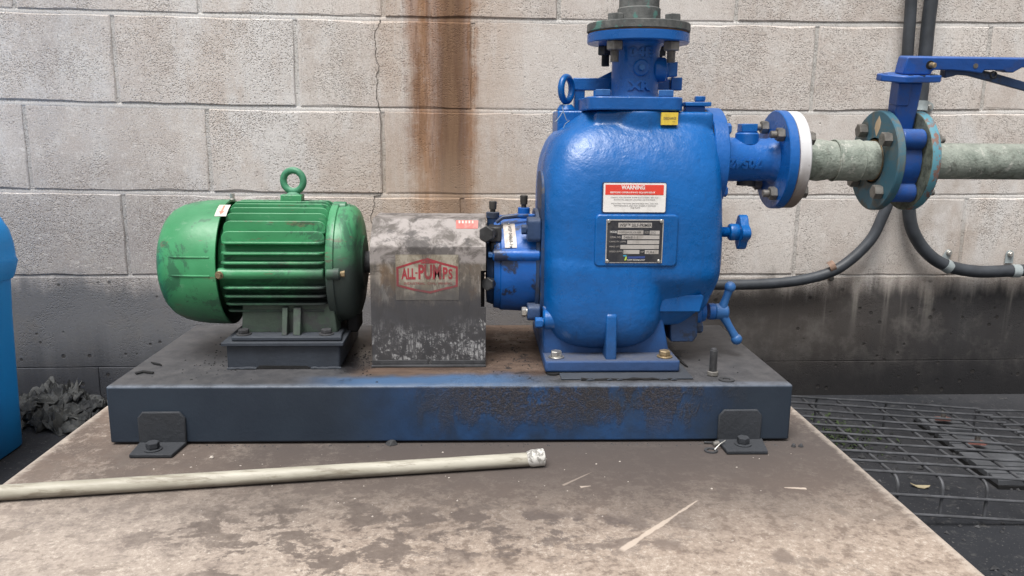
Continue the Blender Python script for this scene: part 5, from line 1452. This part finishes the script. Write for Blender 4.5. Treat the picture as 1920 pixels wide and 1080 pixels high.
# ================================================================== CONDUITS
def conduit(name, pts, r, label, Y=1.862):
    P = [pt(x, y, Y) for x, y in pts]; P[0].z += .0
    P2 = catmull([tuple(p) for p in P], 10)
    c = thing(name, label, 'conduit', P2[-1])
    m_ = MB(); m_.tube(P2, r, 16)
    m_.build('tube', 'conduit_pvc', c)
    return c, P2
c1, P1 = conduit('flexible_conduit', [(1716, -160), (1712, -60), (1706, 40), (1703, 80), (1695, 200), (1683, 300), (1668, 370), (1655, 405), (1632, 450), (1590, 491), (1550, 513), (1490, 527), (1420, 533), (1350, 534), (1290, 534)], .0128, 'dark flexible conduit curving left along the wall behind the blue pump')
c2, P2 = conduit('flexible_conduit', [(1760, -160), (1753, -60), (1741, 40), (1737, 80), (1728, 174), (1721, 230), (1712, 300), (1706, 350), (1704, 390), (1712, 434), (1738, 474), (1775, 498), (1830, 509), (1890, 508), (1960, 506), (2200, 504)], .0150, 'dark flexible conduit curving right along the wall below the valve')
def strap(c, px, py, dx, dy, tabx, taby, r, mat, wd=.020):
    """saddle clip: band round the tube and a tab with a screw; dx,dy direction of tube"""
    Y = 1.862; q = pt(px, py, Y); d = Vector((dx, 0, dy)).normalized(); n_ = Vector((-d.z, 0, d.x)); t = pt(tabx, taby, Y)
    if (t-q).dot(n_) < 0: n_ = -n_
    m_ = MB(); prof = []
    for k in range(13):
        a = PI*k/12; prof.append((math.cos(a)*(r+.0012), math.sin(a)*(r+.0012)))
    vs = []; fs = []
    for s_ in (-wd/2, wd/2):
        for (u, v) in prof: vs.append(q+d*s_+n_*u+Vector((0, -v, 0)))
        for (u, v) in prof[::-1]: vs.append(q+d*s_+n_*u*.94+Vector((0, -v*.94, 0)))
    k = 26
    fs = [(i, i+1, k+i+1, k+i) for i in range(k-1)]+[(k-1, 0, k, 2*k-1)]
    fs += [(i, i+1, 24-i, 25-i) for i in range(12)]+[(k+i, k+i+1, k+24-i, k+25-i) for i in range(12)]
    m_._add(vs, fs); o = m_.build('saddle_clip', mat, c, ang=30)
    L = max((t-q).dot(n_)+.013, r+.02)
    m_ = MB(); a0 = r; poly = [(-wd/2, a0), (wd/2, a0), (wd/2, L-wd/2)]+[(wd/2*math.cos(PI*i/8), L-wd/2+wd/2*math.sin(PI*i/8)) for i in range(1, 8)]+[(-wd/2, L-wd/2)]
    m_.prism(poly, (q.x, YW-.0045, q.z), d, n_, (0, .002, 0)); m_.build('clip_tab', mat, o, smooth=False)
    s0 = q+n_*(L-wd/2); hexbolt((s0.x, YW-.0045, s0.z), (0, -1, 0), af=.009, h=.003, mat='bolt_zinc' if mat != 'clip_rusty' else 'bolt_steel', parent=o, name='screw')
strap(c1, 1558, 500, 1, .45, 1565, 522, .0128, 'clip_rusty', .015)
strap(c2, 1726, 198, .06, 1, 1752, 198, .0150, 'clip_galv', .022)
strap(c2, 1776, 499, 1, -.55, 1780, 475, .0150, 'clip_galv', .017)
strap(c2, 1903, 508, 1, 0, 1900, 482, .0150, 'clip_galv', .020)
finish(c1); finish(c2)

# ================================================================== BLUE BIN
bx1 = -.934; by0, by1 = 1.28, 1.64
bn = thing('plastic_bin', 'bright blue plastic bin with hooded lid at the left edge beside the wall', 'bin', (bx1-.20, 1.46, G))
def prof_sec(z, xr, yf, yb, r=.03, wdt=.40):
    return [(xr-wdt/2+x, (yf+yb)/2+y, z) for x, y in rrect(wdt, yb-yf, r, 6)]
def loftsec(secs):
    m_ = MB(); K = len(secs[0]); vs = [p for s_ in secs for p in s_]
    fs = [(i*K+k, i*K+(k+1) % K, (i+1)*K+(k+1) % K, (i+1)*K+k) for i in range(len(secs)-1) for k in range(K)]
    fs += [list(range(K-1, -1, -1)), [(len(secs)-1)*K+k for k in range(K)]]; m_._add(vs, fs); return m_
loftsec([prof_sec(z, x, by0+i, by1-.01-i*.4, .03) for z, x, i in ((G+.001, -.938, .02), (G+.006, -.933, .018), (.10, -.930, .012), (.25, -.926, .006), (.335, -.9215, .0))]).build('bin_body', 'bin_plastic', bn, ang=60)
loftsec([prof_sec(z, x, by0-.01+i, by1-i, .04) for z, x, i in ((.322, -.9180, 0), (.332, -.9145, -.002), (.357, -.908, -.004), (.364, -.910, -.002), (.392, -.9105, .0), (.418, -.914, .004), (.444, -.9235, .012), (.473, -.943, .030), (.500, -.975, .055), (.515, -1.02, .09))]).build('bin_hood', 'bin_plastic', bn, bev=.003, ang=50)
b = MB(); b.prism([(1.40+x, .395+z) for x, z in rrect(.20, .05, .02)], (-.9125, 0, 0), (0, 1, 0), (0, 0, 1), (.004, 0, 0)); b.build('posting_flap', 'bin_plastic', bn, bev=.002)
finish(bn)

# ================================================================== CRUMPLED TARP
def tarp():
    m_ = MB(); rnd = random.Random(5); pq = pt(128, 712, 1.83)
    ox = -.905
    def sheet(cx, cy, cz, L, W, rot, tx, ty, amp, seed, fold):
        NU, NV = 16, 11; ca, sa = math.cos(rot), math.sin(rot); vs = []
        for j in range(NV+1):
            for i in range(NU+1):
                u, v = i/NU-.5, j/NV-.5
                x, y = u*L, v*W
                ph = fold*u+1.6*mnoise.noise(Vector((u*3, v*3, seed)))
                tri = abs((ph % 1)-.5)*2
                z = amp*(tri-.5)+amp*.9*mnoise.noise(Vector((u*6, v*6, seed+7)))+amp*.35*mnoise.noise(Vector((u*17, v*15, seed+3)))
                z -= (u*u+v*v)*amp*2.2
                x += .012*mnoise.noise(Vector((u*4, v*4, seed+11))); y += .012*mnoise.noise(Vector((u*4, v*4, seed+13)))
                X, Y_ = cx+x*ca-y*sa, cy+x*sa+y*ca; Z_ = cz+z+x*tx+y*ty
                if X < -.925: Y_ = max(Y_, 1.648)
                vs.append((min(X, -.845+.01*v), min(Y_, YW-.004-.003*rnd.random()), max(Z_, G+.002)))
        fs = [(j*(NU+1)+i, j*(NU+1)+i+1, (j+1)*(NU+1)+i+1, (j+1)*(NU+1)+i) for j in range(NV) for i in range(NU)]
        m_._add(vs, fs)
    for k in range(46):
        t = k/46; cx = rnd.uniform(-1.12, -.875); cy = rnd.uniform(1.70, 1.86)
        hz = .010+.034*max(0, 1-abs(cx+.98)/.16)*max(.2, min(1, (cy-1.62)/.2))
        sheet(cx, cy, G+hz*rnd.uniform(.25, 1), rnd.uniform(.06, .15), rnd.uniform(.04, .09), rnd.uniform(0, 6.28), rnd.uniform(-.35, .35), rnd.uniform(-.2, .5), rnd.uniform(.010, .026), rnd.uniform(0, 90), rnd.uniform(1.2, 3.5))
    sheet(pq.x, 1.84, G+.045, .05, .05, .4, -.4, .2, .03, 3.3, 2.2)
    sheet(-.905, 1.70, G+.022, .07, .07, 1.2, .1, .4, .03, 13.3, 2.6)
    o = m_.build('crumpled_tarp', 'tarp', ang=24, dbl=False, fixn=False)
    s_ = o.modifiers.new('thickness', 'SOLIDIFY'); s_.thickness = .0012; s_.offset = -1
    o.data.transform(Matrix.Translation((.95, -1.75, -G))); o.location = (-.95, 1.75, G)
    tag(o, 'heap of crumpled grey tarpaulin on the ground between the blue bin and the wall', 'tarpaulin')
tarp()

# ================================================================== PLASTIC PIPE LENGTH
a = ptz(-60, 928, S+.011); c = ptz(1000, 861, S+.011)
pv = thing('plastic_pipe', 'loose dirty white plastic pipe with socket end lying on the concrete before the skid', 'pipe', (a+c)/2-Vector((0, 0, .011)))
r_ = .0102
d = (c-a).normalized(); a2 = a-d*.25
b = MB(); b.cyl(Vector((a2.x, a2.y, S+r_+.001)), Vector((c.x, c.y, S+r_+.001)), r_, 32); b.build('tube', 'pvc_dirty', pv)
e = ptz(1020, 858, S+.0125); e = Vector((e.x, e.y, S+.0135)); s0 = Vector((c.x, c.y, S+.0125))-d*.008
L_ = (e-s0).length
b = MB(); b.rev([(-.002, r_), (.004, r_+.0018), (.007, r_+.0024), (L_-.001, r_+.0024), (L_, r_+.0016), (L_, r_-.0005), (L_-.02, r_-.001)], s0, (e-s0), 32, cap=False); b.build('socket', 'pvc_socket', pv)
b = MB(); b.cyl(e-d*.0135, e-d*.0125, r_-.0008, 24); b.build('bore', 'dark_void', pv)
finish(pv)

# ================================================================== WIRE CAGE TRAYS
def cage(name, label, O, nx, dxs, ny, dys, slope, h, xlen=None, r=.0026, yaw=0.0, front=True, skirt=3):
    t = thing(name, label, 'wire tray', (O[0], O[1], G))
    ca, sa = math.cos(yaw), math.sin(yaw)
    def Q(u, v, z): return Vector((O[0]+u*ca-v*sa, O[1]+u*sa+v*ca, O[2]-slope*u+z))
    W = xlen or (nx-1)*dxs; Dp = (ny-1)*dys
    R3 = .016
    for j in range(ny):
        b = MB(); v = j*dys
        n_ = 10; w_ = [Q(-.0+W*i/n_, v, .0015*mnoise.noise(Vector((i*.7, j*3.1, 1)))) for i in range(n_+1)]
        if j == 0 or j == ny-1: pass
        b.tube(w_, r, 8); b.build('wire', 'wire_steel', t)
    off = .045
    for i in range(nx):
        u = off+i*dxs
        if u > W: break
        b = MB(); n_ = 10
        w_ = [Q(u+.002*mnoise.noise(Vector((k*.6, i*2.3, 4))), Dp-Dp*k/n_, -r*1.6) for k in range(n_)]+[Q(u, .006, -r*1.6)]
        if front:
            for k in range(1, 7):
                a = PI/2*k/6; w_.append(Q(u, -R3*math.sin(a), -R3*(1-math.cos(a))-r*1.6))
            w_.append(Q(u, -R3, -h))
        b.tube(w_, r*1.05, 8); b.build('wire', 'wire_steel', t)
    if front:
        for k in range(1, skirt):
            b = MB(); z = -h*k/(skirt-1)*1.0+.003; n_ = 8
            b.tube([Q(W*i/n_, -R3-r*1.8, z+.001*mnoise.noise(Vector((i, k, 2)))) for i in range(n_+1)], r, 8); b.build('wire', 'wire_steel', t)
        if front == 2: pass
    for u in (.0, .155, .31):   # bent supports at the back so the tray stands on the ground
        if u <= W:
            b = MB(); b.tube([Q(u, Dp, 0), Q(u, Dp+.004, -.012), Vector((Q(u, Dp, 0).x, Q(u, Dp, 0).y+.006, G+.001))], r, 8); b.build('wire', 'wire_steel', t)
    finish(t); return t
cage('wire_tray', 'dark steel wire mesh tray lying upside down right of the concrete pad', (.583, 1.232, .0700), 8, .0775, 10, .0428, .075, .068, xlen=.52)
cage('wire_tray', 'second wire mesh tray at the far right, partly under the first by the wall', (1.085, 1.30, .034), 6, .0775, 8, .0428, .03, .04, xlen=.45, front=True)

# grey grooved boards and rubbish beneath the trays
def board(P0, P1, wd, label, nseg=4):
    P0, P1 = Vector(P0), Vector(P1); d = (P1-P0); L = d.length; d.normalize(); nn = Vector((-d.y, d.x, 0)).normalized()
    t = thing('grooved_board', label, 'board', (P0+P1)/2)
    up_ = d.cross(nn)
    if up_.z < 0: up_ = -up_
    for k in range(nseg):
        w0 = wd*k/nseg; b = MB()
        o = P0+nn*w0
        b.prism([(0, 0), (L, random.uniform(-.004, .004)), (L, wd/nseg-.004), (0, wd/nseg-.003)], o+up_*random.uniform(-.001, .001), d, nn, up_*.010); b.build('strip', 'board_grey', t, bev=.001)
    b = MB(); b.prism([(0.004, .002), (L-.004, .002), (L-.004, wd-.004), (.004, wd-.004)], P0-up_*.008, d, nn, up_*.0075); b.build('backing', 'dark_void', t)
    return t
zB = -.005
def boardpx(p, label, z=-.013):
    A_, B_, C_, D_ = [ptz(x, y, z) for x, y in p]
    t = thing('grooved_board', label, 'board', ((A_+B_+C_+D_)/4)); t.location.z = G
    N_ = 4
    for k in range(N_):
        f0, f1 = k/N_+.02, (k+1)/N_-.02
        q = [A_.lerp(D_, f0), B_.lerp(C_, f0), B_.lerp(C_, f1), A_.lerp(D_, f1)]
        b = MB(); b.prism([(v.x, v.y) for v in q], (0, 0, z-.010), (1, 0, 0), (0, 1, 0), (0, 0, .010+random.uniform(-.001, .001))); b.build('strip', 'board_grey', t, bev=.001)
    q = [A_, B_, C_, D_]
    b = MB(); b.prism([(v.x, v.y) for v in q], (0, 0, G+.0005), (1, 0, 0), (0, 1, 0), (0, 0, z-.0105-G)); b.build('backing', 'dark_void', t)
    finish(t)
boardpx([(1714, 779), (1800, 783), (1838, 808), (1746, 803)], 'farthest grey grooved board under the wire tray, near the wall')
boardpx([(1752, 808), (1842, 812), (1890, 842), (1792, 838)], 'middle grey grooved board under the wire tray')
boardpx([(1796, 846), (1896, 850), (1990, 905), (1874, 902)], 'nearest grey grooved board under the wire tray, at the right edge')
for px, py, lb in ((1768, 786, 'rust red plate fixing on the farthest grooved board'), (1832, 831, 'rust red plate fixing on the middle grooved board')):
    c = ptz(px, py, -.003); t = thing('board_fixing', lb, 'fixing', c)
    b = MB(); b.prism([(-.022, -.006), (.008, -.014), (.022, -.004), (.012, .012), (-.014, .010)], c+Vector((0, 0, .0002)), (1, 0, 0), (0, 1, 0), (0, 0, .0025)); b.build('rust_plate', 'board_rust', t, smooth=False)
    hexbolt(c+Vector((0, 0, .003)), af=.009, h=.012, mat='bolt_steel', parent=t); finish(t)
# debris as one mass
b = MB()
for i in range(420):
    if i < 300:
        x, y = random.uniform(.62, 1.35), random.uniform(1.30, 1.86)
        if random.random() < .45: x, y = random.gauss(.80, .05), random.gauss(1.55, .09)
    else: x, y = random.uniform(.62, 1.4), random.uniform(.75, 1.3)
    if x < .585 or y > 1.88: continue
    r_ = random.uniform(.0015, .006)*(1 if random.random() < .9 else 1.6); c = Vector((x, y, G+r_*.3)); n_ = 5; vs = []
    for k in range(n_):
        a = 2*PI*k/n_+random.random(); vs.append(c+Vector((r_*math.cos(a)*random.uniform(.5, 1.2), r_*math.sin(a)*random.uniform(.5, 1.2), -.0005)))
    b._add(vs+[c+Vector((0, 0, r_*.6))], [(k, (k+1) % n_, n_) for k in range(n_)])
o = b.build('gravel', 'sooty_iron', smooth=False, dbl=False); o['kind'] = 'stuff'; o['label'] = 'grit and rubble scattered under the wire trays'; 
if 'category' not in o: o['category'] = 'grit'
b = MB()
for i in range(260):
    x, y = random.gauss(.80, .045), random.gauss(1.62, .05); c = Vector((x, y, G+.001)); a = random.random()*6.28; l_ = random.uniform(.004, .012)
    dv = Vector((math.cos(a), math.sin(a), 0)); sv_ = Vector((-dv.y, dv.x, 0))*l_*.3
    b._add([c, c+dv*l_*.5+sv_+Vector((0, 0, .004)), c+dv*l_+Vector((0, 0, random.uniform(.002, .010))), c+dv*l_*.5-sv_+Vector((0, 0, .004))], [(0, 1, 2, 3)])
o = b.build('weeds', 'moss', smooth=False, dbl=False, fixn=False); o['kind'] = 'stuff'; o['label'] = 'small dull green weeds under the wire tray'; o['category'] = 'weeds'
c = ptz(1725, 911, G+.004); b = MB(); n_ = 10; vs = []
for i in range(n_): 
    a = 2*PI*i/n_; vs.append(c+Vector((.016*math.cos(a), .0055*math.sin(a)-.006*math.cos(a), .003*math.cos(2*a))))
b._add(vs+[v+Vector((0, 0, .0012)) for v in vs], [list(range(n_-1, -1, -1)), list(range(n_, 2*n_))]+[(i, (i+1) % n_, n_+(i+1) % n_, n_+i) for i in range(n_)])
tag(b.build('dry_leaf', 'leaf_dry', smooth=False), 'single dry tan leaf on the dark ground in front of the wire tray', 'leaf')

# loose grit: black crumbs on the skid deck, pale crumbs and dirt on the pad
def crumbs(name, mat, label, pts):
    m_ = MB()
    for (x, y, z, r) in pts:
        c = Vector((x, y, z-.0002)); n_ = 5; a0 = random.random()*6; vs = []
        for k in range(n_):
            a = a0+2*PI*k/n_; q = r*random.uniform(.6, 1.25); vs.append(c+Vector((q*math.cos(a), q*.8*math.sin(a), 0)))
        m_._add(vs+[c+Vector((r*.2, 0, r*random.uniform(.4, .9)))], [(k, (k+1) % n_, n_) for k in range(n_)])
    o = m_.build(name, mat, smooth=False, dbl=False); o['kind'] = 'stuff'; o['label'] = label; o['category'] = 'grit'
P = []
for i in range(420):
    q = random.random()
    if q < .35: x, y = random.gauss(-.185, .018), random.gauss(1.34, .05)
    elif q < .55: x, y = random.gauss(-.43, .03), random.gauss(1.33, .05)
    elif q < .80: x, y = random.gauss(.07, .03), random.gauss(1.36, .08)
    else: x, y = random.uniform(-.5, .45), random.uniform(1.21, 1.55)
    if not (-.54 < x < .48 and 1.212 < y < 1.575): continue
    P.append((x, y, T, random.uniform(.0007, .0028)))
crumbs('black_crumbs', 'dark_void', 'black crumbs of dirt scattered on the skid deck', P)
P = []
for i in range(200):
    x = random.uniform(-.55, .49); P.append((x, 1.197+rz*(x+.56)-abs(random.gauss(0, .006))-.002, S, random.uniform(.0007, .0022)))
crumbs('base_dirt', 'sooty_iron', 'dark dirt gathered along the foot of the skid front', P)
P = [(random.uniform(-.62, .55), random.uniform(.72, 1.17), S, random.choice((.0006, .0008, .001, .0014, .002))) for i in range(230)]
crumbs('pale_grit', 'stone_chip', 'pale grit scattered over the concrete pad', P)
